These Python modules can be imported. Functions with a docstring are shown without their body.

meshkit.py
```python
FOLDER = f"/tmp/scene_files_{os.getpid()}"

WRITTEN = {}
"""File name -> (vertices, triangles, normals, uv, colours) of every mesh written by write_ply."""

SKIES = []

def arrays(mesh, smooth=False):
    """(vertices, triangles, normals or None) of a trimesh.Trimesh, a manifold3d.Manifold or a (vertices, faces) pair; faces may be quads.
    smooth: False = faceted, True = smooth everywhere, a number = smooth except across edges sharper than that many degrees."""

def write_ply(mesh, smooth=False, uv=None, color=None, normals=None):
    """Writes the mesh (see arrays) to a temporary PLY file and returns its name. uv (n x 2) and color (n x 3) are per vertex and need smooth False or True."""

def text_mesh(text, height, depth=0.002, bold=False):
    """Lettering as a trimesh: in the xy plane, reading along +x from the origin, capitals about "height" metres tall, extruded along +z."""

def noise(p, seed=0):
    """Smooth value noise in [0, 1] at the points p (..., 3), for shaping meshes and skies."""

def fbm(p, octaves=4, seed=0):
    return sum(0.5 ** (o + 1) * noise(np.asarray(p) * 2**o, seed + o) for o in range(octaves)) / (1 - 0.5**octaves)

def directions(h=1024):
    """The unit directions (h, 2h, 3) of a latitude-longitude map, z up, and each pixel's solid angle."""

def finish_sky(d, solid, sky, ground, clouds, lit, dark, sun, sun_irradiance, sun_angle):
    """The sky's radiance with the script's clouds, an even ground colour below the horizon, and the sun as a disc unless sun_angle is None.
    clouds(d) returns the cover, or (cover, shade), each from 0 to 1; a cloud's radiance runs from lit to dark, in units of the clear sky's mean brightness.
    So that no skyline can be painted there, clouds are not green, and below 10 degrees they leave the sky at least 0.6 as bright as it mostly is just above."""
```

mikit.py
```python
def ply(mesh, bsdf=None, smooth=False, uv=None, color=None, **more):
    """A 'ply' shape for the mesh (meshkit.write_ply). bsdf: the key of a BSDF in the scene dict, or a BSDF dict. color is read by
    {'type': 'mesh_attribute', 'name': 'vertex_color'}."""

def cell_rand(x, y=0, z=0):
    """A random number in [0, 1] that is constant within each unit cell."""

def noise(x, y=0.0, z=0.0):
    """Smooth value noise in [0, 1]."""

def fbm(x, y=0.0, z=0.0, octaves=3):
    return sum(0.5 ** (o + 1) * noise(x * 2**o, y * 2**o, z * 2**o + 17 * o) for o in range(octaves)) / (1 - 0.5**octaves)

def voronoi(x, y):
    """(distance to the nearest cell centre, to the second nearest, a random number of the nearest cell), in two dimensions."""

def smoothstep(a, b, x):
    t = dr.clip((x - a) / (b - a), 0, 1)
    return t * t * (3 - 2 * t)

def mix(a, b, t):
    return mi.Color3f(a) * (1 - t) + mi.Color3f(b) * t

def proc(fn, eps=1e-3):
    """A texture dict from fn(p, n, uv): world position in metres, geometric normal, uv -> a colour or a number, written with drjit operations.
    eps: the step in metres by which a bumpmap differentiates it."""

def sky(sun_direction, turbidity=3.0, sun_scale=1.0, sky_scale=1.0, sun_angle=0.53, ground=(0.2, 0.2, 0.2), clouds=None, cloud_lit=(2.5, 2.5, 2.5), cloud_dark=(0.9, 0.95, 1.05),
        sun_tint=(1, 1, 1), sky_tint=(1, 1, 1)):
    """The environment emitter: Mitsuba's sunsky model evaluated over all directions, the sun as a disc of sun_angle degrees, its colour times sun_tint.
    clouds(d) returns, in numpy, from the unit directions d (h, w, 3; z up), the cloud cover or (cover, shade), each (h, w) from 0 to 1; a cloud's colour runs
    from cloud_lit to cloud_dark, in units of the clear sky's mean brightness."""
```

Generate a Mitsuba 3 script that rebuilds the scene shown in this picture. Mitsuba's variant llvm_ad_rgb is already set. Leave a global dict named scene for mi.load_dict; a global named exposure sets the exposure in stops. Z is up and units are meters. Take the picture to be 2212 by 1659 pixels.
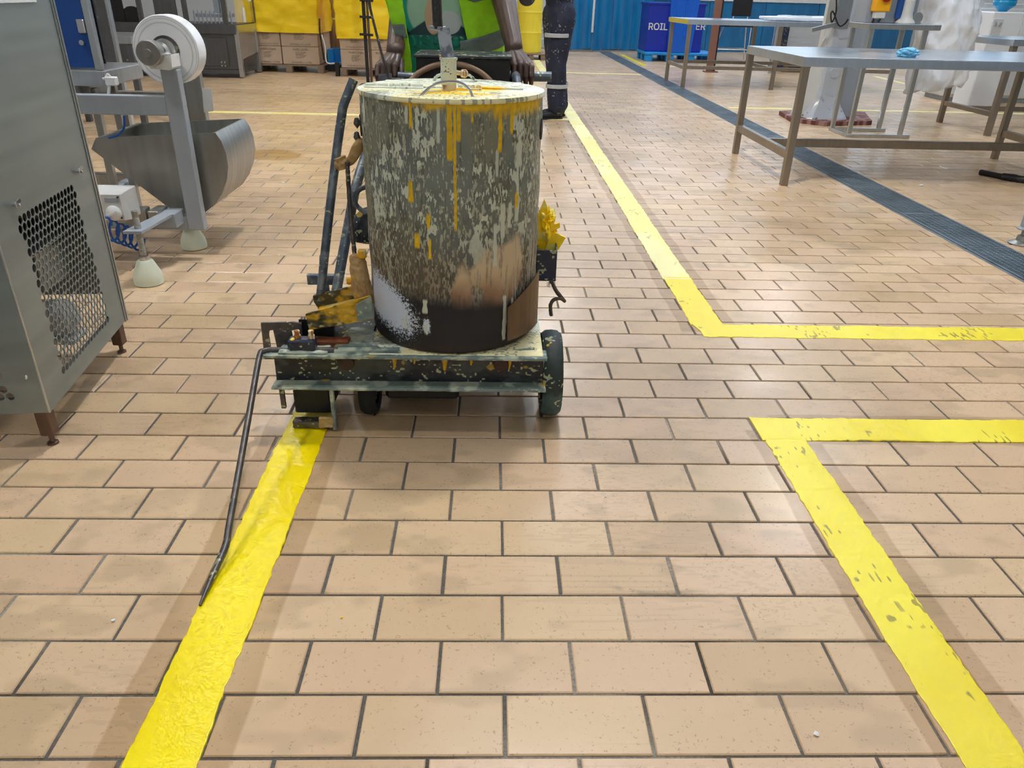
import math
import numpy as np, trimesh, manifold3d as m3
import drjit as dr
import mitsuba as mi
import mikit, meshkit
from mikit import noise, fbm, smoothstep, mix, cell_rand
from shapely.geometry import Polygon, Point, LineString, box as sbox
from shapely.ops import unary_union
T = mi.ScalarTransform4f
scene, labels = {}, {}

# ------------------------------------------------------------------ camera (phone at hand height, looking down the hall)
W, H, FPX = 2212, 1659, 1606.65
CAMH = 1.2055
CM = np.array([[0.9995, -0.0205, 0.0227], [-0.0106, 0.4632, 0.8862], [0.0287, 0.8860, -0.4627]])   # right, up, forward
EYE = np.array([0, 0, CAMH])
scene['camera'] = {'type': 'perspective', 'fov': 69.086, 'fov_axis': 'x', 'near_clip': 0.05, 'far_clip': 200.0,
                   'to_world': T().look_at(origin=EYE.tolist(), target=(EYE + CM[2]).tolist(), up=CM[1].tolist())}
exposure = 1.46
LAMP = 20.0           # radiance of the hall's LED high-bay lamps
LAMP_Z = 6.2
WARM, MID, COOL = (1.0, 0.84, 0.58), (1.0, 0.95, 0.84), (1.0, 1.0, 1.0)       # older warm lamps, cooler new ones
LAMPS = [(x, y, tuple(v * g for v in c)) for x, y, c, g in (
    (0.35, 3.75, COOL, 7.4),                                     # the strong one over the machine
    (-3.4, 1.2, COOL, 3.6), (0.4, -3.6, MID, 1.5), (5.0, -2.0, MID, 1.2), (5.2, 4.6, WARM, 1.0), (-3.4, 6.6, WARM, 1.6),
    (0.6, 10.2, COOL, 1.0), (5.2, 10.2, COOL, 1.8), (-3.6, 12.0, COOL, 2.0), (1.5, 16.6, COOL, 2.4), (6.8, 16.6, COOL, 2.4))]
WINDOW = (0.30, 0.38, 0.48)           # overcast daylight in the back windows
ROOF_LIGHT = (0.20, 0.27, 0.38)        # daylight through the translucent roof sheets right of the aisle


def ray(x, y):
    return np.array([(x - W / 2) / FPX, -(y - H / 2) / FPX, 1]) @ CM


def fl(x, y, z=0.0):          # the point at height z that the photograph shows at (x, y)
    d = ray(x, y)
    return EYE + d * (z - CAMH) / d[2]


def at(x, y, Y):              # the point at distance Y down the hall
    d = ray(x, y)
    return EYE + d * Y / d[1]


def C(r, g, b):
    c = np.array([r, g, b]) / 255.0
    return [float(v) for v in np.where(c <= 0.04045, c / 12.92, ((c + 0.055) / 1.055) ** 2.4)]


# ------------------------------------------------------------------ naming
def numbered(key):
    if key not in scene and key not in labels:
        return key
    k = 1
    while f'{key}_{k:03d}' in scene or f'{key}_{k:03d}' in labels:
        k += 1
    return f'{key}_{k:03d}'


def thing(name, label, cat, group=None, kind=None):
    key = numbered(name)
    labels[key] = {'label': label, 'category': cat}
    if group: labels[key]['group'] = group
    if kind: labels[key]['kind'] = kind
    return key


def obj(name, mesh, mat, parent=None, smooth=35, label=None, kind=None, **more):
    if isinstance(mesh, (list, tuple)) and len(mesh) and not isinstance(mesh[0], np.ndarray):
        mesh = cat(*mesh)
    key = numbered(parent + '__' + name if parent else name)
    scene[key] = mikit.ply(mesh, mat, smooth=smooth, **more)
    if label or kind:
        labels[key] = {}
        if label: labels[key]['label'] = label
        if kind: labels[key]['kind'] = kind
    return key


def tag(name, mesh, mat, label, category, group=None, smooth=35, kind=None):
    key = numbered(name)
    if isinstance(mesh, (list, tuple)): mesh = cat(*mesh)
    scene[key] = mikit.ply(mesh, mat, smooth=smooth)
    labels[key] = {'label': label, 'category': category}
    if group: labels[key]['group'] = group
    if kind: labels[key]['kind'] = kind
    return key


def struct(name, mesh, mat, label=None, parent=None, smooth=False):
    key = obj(name, mesh, mat, parent, smooth)
    if not parent:
        labels[key] = {'kind': 'structure', 'label': label or name.replace('_', ' ')}
    return key



def objs(name, meshes, mat, parent=None, **kw):       # one part per piece; returns the first
    return [obj(name, m, mat, parent, **kw) for m in meshes][0]


# ------------------------------------------------------------------ mesh helpers
def cat(*ms):
    flat = []
    for m in ms:
        flat += list(m) if isinstance(m, (list, tuple)) else [m]
    return trimesh.util.concatenate(flat)


def B(x0, x1, y0, y1, z0, z1, c=0.002):
    lo, hi = np.minimum((x0, y0, z0), (x1, y1, z1)), np.maximum((x0, y0, z0), (x1, y1, z1))
    h, m = (hi - lo) / 2, (hi + lo) / 2
    if c <= 0:
        b = trimesh.creation.box(2 * h); b.apply_translation(m); return b
    c = min(c, h.min() * 0.49)
    pts = []
    for s in np.ndindex(2, 2, 2):
        s = np.array(s) * 2 - 1
        for k in range(3):
            q = s * (h - c); q[k] = s[k] * h[k]; pts.append(q + m)
    return trimesh.convex.convex_hull(np.array(pts))


def frame(o, u, v):           # matrix with columns u, v, u x v at o
    u = np.asarray(u, float) / np.linalg.norm(u)
    w = np.cross(u, v); w /= np.linalg.norm(w)
    m = np.eye(4); m[:3, 0], m[:3, 1], m[:3, 2], m[:3, 3] = u, np.cross(w, u), w, o
    return m


def bar(a, b, w, h, c=0.002, up=(0, 0, 1)):       # rectangular bar from a to b, w wide, h along up
    a, b = np.asarray(a, float), np.asarray(b, float)
    L = np.linalg.norm(b - a)
    d = (b - a) / L
    if abs(np.dot(d, up)) > 0.95: up = (0, 1, 0)
    m = B(0, L, -w / 2, w / 2, -h / 2, h / 2, c)
    side = np.cross(up, d); side /= np.linalg.norm(side)
    m.apply_transform(frame(a, d, side)); return m


def smooth_path(pts, n=8):
    p = np.asarray(pts, float)
    if len(p) < 3: return p
    q = np.vstack([2 * p[0] - p[1], p, 2 * p[-1] - p[-2]])
    out = []
    for i in range(1, len(q) - 2):
        t = np.linspace(0, 1, n, endpoint=False)[:, None]
        a, b, c, d = q[i - 1], q[i], q[i + 1], q[i + 2]
        out.append(0.5 * (2 * b + (c - a) * t + (2 * a - 5 * b + 4 * c - d) * t ** 2 + (3 * b - a - 3 * c + d) * t ** 3))
    return np.vstack(out + [p[-1:]])


def tube(pts, r, n=12, bend=0, lump=0.0, seed=0):
    p = smooth_path(pts, bend) if bend else np.asarray(pts, float)
    if lump:
        k = max(6, int(np.linalg.norm(np.diff(p, axis=0), axis=1).sum() / (lump * 1.2)))
        s = np.r_[0, np.cumsum(np.linalg.norm(np.diff(p, axis=0), axis=1))]
        p = np.stack([np.interp(np.linspace(0, s[-1], k), s, p[:, j]) for j in range(3)], 1)
    r = np.interp(np.linspace(0, 1, len(p)), np.linspace(0, 1, np.size(r)), np.atleast_1d(r))
    t = np.gradient(p, axis=0); t /= np.linalg.norm(t, axis=1, keepdims=True)
    u = np.cross(t[0], [0.31, 0.2, 0.93]); u /= np.linalg.norm(u)
    a = np.arange(n) * 2 * np.pi / n
    V = []
    for i in range(len(p)):
        u = u - t[i] * np.dot(u, t[i]); u /= np.linalg.norm(u)
        v = np.cross(t[i], u)
        ring = np.cos(a)[:, None] * u + np.sin(a)[:, None] * v
        rr = r[i] * np.ones((n, 1))
        if lump:
            rr = rr + lump * (meshkit.fbm((p[i] + ring * r[i]) / (lump * 3), 3, seed)[:, None] - 0.4)
        V.append(p[i] + ring * rr)
    m = len(p)
    V = np.vstack(V + [p[:1], p[-1:]])
    F = []
    for i in range(m - 1):
        for j in range(n):
            k = (j + 1) % n
            F += [[i * n + j, i * n + k, (i + 1) * n + k], [i * n + j, (i + 1) * n + k, (i + 1) * n + j]]
    for j in range(n):
        k = (j + 1) % n
        F += [[m * n, k, j], [m * n + 1, (m - 1) * n + j, (m - 1) * n + k]]
    return trimesh.Trimesh(V, F, process=False)


def lathe(prof, n=40, o=(0, 0, 0), axis=(0, 0, 1)):       # prof: (radius, height) pairs
    prof = [(max(r, 1e-5), z) for r, z in prof]
    a = np.arange(n) * 2 * np.pi / n
    V = np.vstack([np.stack([r * np.cos(a), r * np.sin(a), np.full(n, z)], 1) for r, z in prof])
    F = []
    for i in range(len(prof) - 1):
        for j in range(n):
            k = (j + 1) % n
            F += [[i * n + j, i * n + k, (i + 1) * n + k], [i * n + j, (i + 1) * n + k, (i + 1) * n + j]]
    m = trimesh.Trimesh(V, F, process=False)
    m.apply_transform(trimesh.geometry.align_vectors([0, 0, 1], np.asarray(axis, float) / np.linalg.norm(axis)))
    m.apply_translation(o); return m


def cyl(a, b, r, n=20, c=0.0015):
    a, b = np.asarray(a, float), np.asarray(b, float)
    L = np.linalg.norm(b - a); c = min(c, r * .4, L * .4)
    return lathe([(0, 0), (r - c, 0), (r, c), (r, L - c), (r - c, L), (0, L)], n, a, b - a)


def prism(poly, depth, o, u, v):       # shapely polygon in the (u, v) plane at o, thickened along u x v
    gs = getattr(poly, 'geoms', [poly])
    m = cat(*[trimesh.creation.extrude_polygon(g, depth, engine='earcut') for g in gs])
    m.apply_transform(frame(o, u, v)); return m


def hull(pts):
    return trimesh.convex.convex_hull(np.asarray(pts, float))


def plate(pts, th=0.006, d=(0, 1, 0)):     # flat plate with these corners, thickened along d
    pts = np.asarray(pts, float)
    return hull(np.vstack([pts, pts + np.asarray(d) * th]))


def crust(mesh, amp, freq, seed=0, maxe=None):      # uneven surface
    if maxe: mesh = mesh.subdivide_to_size(maxe, max_iter=12)
    mesh = mesh.copy(); mesh.merge_vertices()
    v = np.array(mesh.vertices)
    mesh.vertices = v + np.array(mesh.vertex_normals) * ((meshkit.fbm(v * freq, 3, seed) - 0.5) * 2 * amp)[:, None]
    return mesh


def shell(rings, th0, th1, off=0.0, nz=24, nt=48, thick=0.004, wr=0.0, wf=9.0, seed=0, z0=None, z1=None):
    """cloth around a torso or limb: rings (z, cx, cy, rx, ry); th = angle, 0 towards the camera, + to the right; th0, th1, z0, z1 may be functions."""
    R = np.asarray(rings, float); R = R[np.argsort(R[:, 0])]
    lo, hi = R[0, 0], R[-1, 0]
    rows = []
    for i in range(nz + 1):
        row = []
        for j in range(nt + 1):
            zz = lo + (hi - lo) * i / nz
            f = j / nt
            a0 = th0(zz) if callable(th0) else th0
            a1 = th1(zz) if callable(th1) else th1
            a = math.radians(a0 + (a1 - a0) * f)
            if z0 is not None:
                zz = z0(math.degrees(a)) + (z1(math.degrees(a)) - z0(math.degrees(a))) * i / nz
            cx, cy, rx, ry = (np.interp(zz, R[:, 0], R[:, k]) for k in range(1, 5))
            d = np.array([math.sin(a), -math.cos(a)])
            w = off
            if wr:
                w += wr * (meshkit.fbm(np.array([[d[0] * wf * .35, d[1] * wf * .35 + zz * 2.0, zz * wf * .55 + d[0] * 1.7]]), 3, seed)[0] - .5) * 2
            row.append([cx + (rx + w) * d[0], cy + (ry + w) * d[1], zz])
        rows.append(row)
    V = np.array(rows)
    n = np.cross(np.gradient(V, axis=1), np.gradient(V, axis=0)); n /= np.linalg.norm(n, axis=2, keepdims=True) + 1e-9
    A, Bk = V.reshape(-1, 3), (V - n * thick).reshape(-1, 3)
    k = len(A); w = nt + 1; F = []
    for i in range(nz):
        for j in range(nt):
            a, b, c, d = i * w + j, i * w + j + 1, (i + 1) * w + j + 1, (i + 1) * w + j
            F += [[a, b, c], [a, c, d], [k + a, k + c, k + b], [k + a, k + d, k + c]]
    edge = [i for i in range(nt + 1)] + [i * w + nt for i in range(1, nz + 1)] + [nz * w + j for j in range(nt - 1, -1, -1)] + [i * w for i in range(nz - 1, 0, -1)]
    for a, b in zip(edge, edge[1:] + edge[:1]):
        F += [[a, k + a, k + b], [a, k + b, b]]
    m = trimesh.Trimesh(np.vstack([A, Bk]), F, process=False)
    return m


def figure(bones, res=0.018, it=8):
    """one continuous body: bones (a, ra, b, rb) as hulls of spheres, joined, refined and smoothed."""
    parts = []
    for a, ra, b, rb in bones:
        s = [m3.Manifold.sphere(r, 16).translate([float(v) for v in p]) for p, r in ((a, ra), (b, rb))]
        parts.append(m3.Manifold.batch_hull(s))
    M = m3.Manifold.batch_boolean(parts, m3.OpType.Add).refine_to_length(res)
    q = M.to_mesh()
    t = trimesh.Trimesh(q.vert_properties[:, :3].astype(float), q.tri_verts, process=True)
    trimesh.smoothing.filter_taubin(t, 0.5, 0.53, it)
    return t


# ------------------------------------------------------------------ materials
def M(key, col, rough=0.5, metal=0.0, spec=0.5, bump=None, bscale=1.0, eps=1e-3, coat=0.0, sheen=0.0):
    d = {'type': 'principled', 'base_color': {'type': 'rgb', 'value': col} if isinstance(col, list) else mikit.proc(col),
         'roughness': rough if isinstance(rough, float) else mikit.proc(rough), 'metallic': metal, 'specular': spec}
    if coat: d['clearcoat'] = coat; d['clearcoat_gloss'] = 0.9
    if sheen: d['sheen'] = sheen
    if bump: d = {'type': 'bumpmap', 'arbitrary': mikit.proc(bump, eps), 'scale': bscale, 'bsdf': d}
    scene[key] = {'type': 'twosided', 'bsdf': d}
    return key


S = 0.135             # tile course, metres
Y0 = 6.4402 * S       # a course joint
PH = 0.245            # head joint phase, in courses


def col_tile(p, n, uv):
    r = dr.floor((p.y - Y0) / S)
    odd = r - 2 * dr.floor(r / 2)
    c = dr.floor((p.x / S - PH - odd) / 2)
    k, k2 = cell_rand(r, c, 7), cell_rand(r, c, 3)
    b = mix(C(204, 177, 140), C(186, 157, 120), k)
    b = mix(b, C(202, 171, 146), k2 * 0.5)
    big = fbm(p.x * 0.9, p.y * 0.9 + 5, 0, 2)
    b = b * (1.08 - 0.22 * smoothstep(0.45, 0.75, big))
    st = fbm(p.x * 7 + 3, p.y * 11, 1, 3)
    b = mix(b, C(158, 136, 106), 0.34 * smoothstep(0.54, 0.74, st))
    sp = noise(p.x * 420, p.y * 420, 2) * noise(p.x * 150, p.y * 150, 9)
    b = b * (1 - 0.30 * smoothstep(0.55, 0.75, sp))
    sc = noise(p.x * 30 + 40 * noise(p.x * 2, p.y * 3, 5), p.y * 160, 4) * fbm(p.x * 3, p.y * 3, 8, 2)
    b = b * (1 - 0.07 * smoothstep(0.46, 0.6, sc))
    # darker dried primer left and right of the painted lines
    e = 0.012 * (noise(p.y * 9, p.x * 9, 6) - 0.5)

    def band(v, lo, hi, w):
        return smoothstep(lo - w - 0.004, lo - w + 0.004, v + e) * (1 - smoothstep(hi + w - 0.004, hi + w + 0.004, v + e))
    pr = band(p.x, -0.64, -0.505, 0.055) * (1 - smoothstep(2.10, 2.12, p.y))
    pr = dr.maximum(pr, band(p.x, 0.852, 0.985, 0.04) * (1 - smoothstep(2.0, 2.02, p.y)))
    pr = dr.maximum(pr, band(p.x, 0.835, 0.975, 0.05) * smoothstep(2.78, 2.8, p.y) * (1 - smoothstep(9.3, 9.4, p.y)))
    pr = dr.maximum(pr, band(p.y, 1.95, 2.087, 0.02) * smoothstep(0.9, 0.92, p.x))
    b = b * (1 - pr * mi.Color3f(0.22, 0.27, 0.36))
    # spilt primer further up the hall
    sx, sy = (p.x + 1.9) / 0.5, (p.y - 6.35) / 0.42
    b = b * (1 - smoothstep(0.45, 0.7, 1.1 - dr.sqrt(sx * sx + sy * sy) + 0.5 * (fbm(p.x * 5, p.y * 4, 2, 2) - 0.5)) * mi.Color3f(0.22, 0.34, 0.6))
    sx, sy = (p.x - 2.2) / 0.9, (p.y - 4.3) / 0.8
    b = b * (1 - smoothstep(0.35, 0.9, 1.0 - dr.sqrt(sx * sx + sy * sy) + 0.9 * (fbm(p.x * 3, p.y * 3, 7, 3) - 0.5)) * mi.Color3f(0.25, 0.28, 0.36))
    # rubber scuff arcs
    ax, ay = p.x - 0.40, p.y - 1.62
    rr = dr.abs(dr.sqrt(ax * ax + ay * ay) - 0.34 + 0.02 * (noise(p.x * 5, p.y * 5, 3) - 0.5))
    arc = (1 - smoothstep(0.003, 0.011, rr)) * smoothstep(0.02, 0.10, p.x - 0.22) * (1 - smoothstep(0.42, 0.5, p.x)) * (1 - smoothstep(1.28, 1.36, p.y))
    b = mix(b, C(120, 105, 88), 0.55 * arc * noise(p.x * 60, p.y * 60, 1))
    return b


def rgh_tile(p, n, uv):
    return 0.17 + 0.16 * fbm(p.x * 5, p.y * 6, 4, 2) + 0.08 * noise(p.x * 260, p.y * 260, 5)


M('tile', col_tile, rgh_tile, spec=0.5)
M('grout', lambda p, n, uv: mix(C(92, 88, 84), mix(C(158, 152, 142), C(70, 64, 58), noise(p.x * 9, p.y * 5, 3)), smoothstep(0.45, 0.7, fbm(p.x * 3, p.y * 3, 2, 2))) * (0.75 + 0.5 * noise(p.x * 300, p.y * 300, 1)), 0.85, spec=0.2)


def paint(c1, c2, worn):
    def f(p, n, uv):
        w = fbm(p.x * 4, p.y * 3, 2, 3)
        b = mix(c1, c2, smoothstep(0.35, 0.7, w))
        d = noise(p.x * 130, p.y * 40, 3) * fbm(p.x * 9, p.y * 9, 5, 2)
        b = mix(b, C(120, 110, 60), worn * smoothstep(0.52, 0.6, d))
        return b
    return f


bmp_line = lambda p, n, uv: 0.0022 * fbm(p.x * 26, p.y * 26, 1, 3) + 0.0005 * noise(p.x * 300, p.y * 300, 2)
M('paint_fresh', paint(C(250, 228, 6), C(246, 220, 0), 0.1), 0.26, spec=0.55, bump=bmp_line, eps=8e-4)
M('paint_set', paint(C(240, 224, 60), C(232, 212, 40), 0.7), 0.34, spec=0.5, bump=bmp_line, eps=8e-4)
M('paint_old', paint(C(244, 236, 170), C(240, 228, 140), 0.4), 0.42, spec=0.5, bump=bmp_line, eps=8e-4)


def brushed(c, amt=0.16, sx=3.0, sz=60.0):
    def f(p, n, uv):
        g = noise(p.x * sz + p.y * sz, p.z * sx, 1)
        s = fbm(p.x * 4 + p.y * 3, p.y * 2 + 7, p.z * 4, 3)
        return mi.Color3f(c) * (1 - amt + 2 * amt * (0.45 * g + 0.55 * s))
    return f


M('steel', brushed(C(190, 194, 194)), lambda p, n, uv: 0.18 + 0.2 * fbm(p.x * 3, p.y * 3, p.z * 3, 2), metal=0.9)
M('cabinet_steel', brushed(C(146, 155, 152), 0.22, 40.0, 3.0), lambda p, n, uv: 0.38 + 0.2 * fbm(p.x * 3, p.y * 3, p.z * 3, 2), metal=0.75)
M('table_steel', brushed(C(206, 218, 228), 0.12), lambda p, n, uv: 0.16 + 0.16 * fbm(p.x * 2, p.y * 6, 1, 3), metal=0.95)
M('machine_steel', brushed(C(96, 97, 98), 0.25), 0.42, metal=0.7)
M('leg_steel', brushed(C(150, 140, 126), 0.2), 0.35, metal=0.8)
M('dark_steel', brushed(C(166, 166, 160), 0.25), 0.36, metal=0.8)
M('brown_steel', brushed(C(104, 82, 66), 0.3), 0.45, metal=0.5)
M('grey_paint', brushed(C(152, 160, 168), 0.07), 0.40, spec=0.45)
M('chrome', C(205, 205, 205), 0.22, metal=1.0)
M('black', C(22, 22, 24), 0.5)
M('rubber', C(30, 30, 31), 0.75, spec=0.3)
M('nylon', lambda p, n, uv: mix(C(206, 220, 208), C(226, 226, 196), fbm(p.x * 12, p.y * 12, p.z * 20, 2)), 0.5, spec=0.4)
M('white', C(228, 230, 230), 0.45)
M('offwhite', C(205, 206, 203), 0.5)
M('film_white', lambda p, n, uv: mix(C(240, 242, 244), C(206, 212, 218), smoothstep(0.55, 0.75, noise(dr.sqrt(dr.square(p.x + 1.482) + dr.square(p.z - 0.945)) * 220, 0, 0))), 0.4)
M('blue_hose', C(18, 84, 178), 0.3)
M('box_dark', C(14, 15, 18), 0.6)


def splat(base, tint, amount, f1=14.0, yel=1.0):
    """grimy painted steel with splashes of marking paint"""
    def f(p, n, uv):
        a = fbm(p.x * f1, p.y * f1, p.z * f1, 4)
        s = noise(p.x * 130, p.y * 130, p.z * 130) * fbm(p.x * 30, p.y * 30, p.z * 30, 2)
        b = mix(base, tint, amount * smoothstep(0.46, 0.62, a))
        b = mix(b, C(168, 172, 140), 0.9 * smoothstep(0.42, 0.5, s))
        b = mix(b, C(214, 176, 30), yel * smoothstep(0.72, 0.75, fbm(p.x * 19 + 9, p.y * 19, p.z * 19, 3)))
        return b * (0.75 + 0.5 * noise(p.x * 60, p.y * 60, p.z * 60))
    return f


M('grimy_green', splat(C(106, 122, 118), C(182, 192, 176), 0.9, 18.0, 0.35), 0.5, bump=lambda p, n, uv: 0.003 * fbm(p.x * 60, p.y * 60, p.z * 60, 2), eps=8e-4)
M('grimy_navy', splat(C(20, 25, 33), C(62, 70, 70), 0.6, 14.0, 0.4), 0.4, bump=lambda p, n, uv: 0.002 * fbm(p.x * 60, p.y * 60, p.z * 60, 2), eps=8e-4)
M('grimy_tube', splat(C(84, 94, 106), C(126, 132, 136), 0.8, 22.0, 0.0), 0.38, metal=0.35)
M('navy_paint', splat(C(20, 30, 62), C(34, 40, 52), 0.6), 0.35)
M('tyre', splat(C(30, 42, 40), C(48, 76, 74), 0.9, 10.0), 0.6)
M('rod_steel', splat(C(84, 80, 80), C(108, 98, 92), 0.6, 40.0, 0.0), 0.35, metal=0.55)
M('rust', lambda p, n, uv: mix(C(92, 52, 32), C(150, 84, 50), fbm(p.x * 90, p.y * 90, p.z * 90, 3)), 0.75)
M('rust_dark', C(62, 40, 30), 0.7)
M('rusty_tube', lambda p, n, uv: mix(C(120, 100, 84), C(150, 118, 98), fbm(p.x * 30, p.y * 30, p.z * 30, 2)), 0.5, metal=0.3)
M('thermo_crust', lambda p, n, uv: mix(mix(C(62, 58, 32), C(206, 160, 28), smoothstep(0.40, 0.6, fbm(p.x * 26 + 2, p.y * 26, p.z * 26, 3) + 1.4 * (p.x + 0.455))), C(196, 182, 130), smoothstep(0.66, 0.74, fbm(p.x * 44, p.y * 44, p.z * 44, 2))), 0.3, spec=0.6,
  bump=lambda p, n, uv: 0.012 * fbm(p.x * 70, p.y * 70, p.z * 70, 3), eps=8e-4)
M('crust_beige', lambda p, n, uv: mix(mix(C(196, 170, 118), C(150, 108, 62), fbm(p.x * 40, p.y * 40, p.z * 40, 3)), C(212, 170, 40), smoothstep(0.6, 0.7, fbm(p.x * 18, p.y * 18, p.z * 18 + 4, 2))), 0.5,
  bump=lambda p, n, uv: 0.010 * fbm(p.x * 90, p.y * 90, p.z * 90, 3), eps=8e-4)
M('thermo_yellow', lambda p, n, uv: mix(C(226, 166, 12), C(206, 186, 120), smoothstep(0.5, 0.62, fbm(p.x * 20, p.y * 20, p.z * 20, 3))), 0.3)

TX, TY, TR, TZ0, TZ1 = -0.118, 2.238, 0.2565, 0.265, 0.966       # the tank


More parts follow.
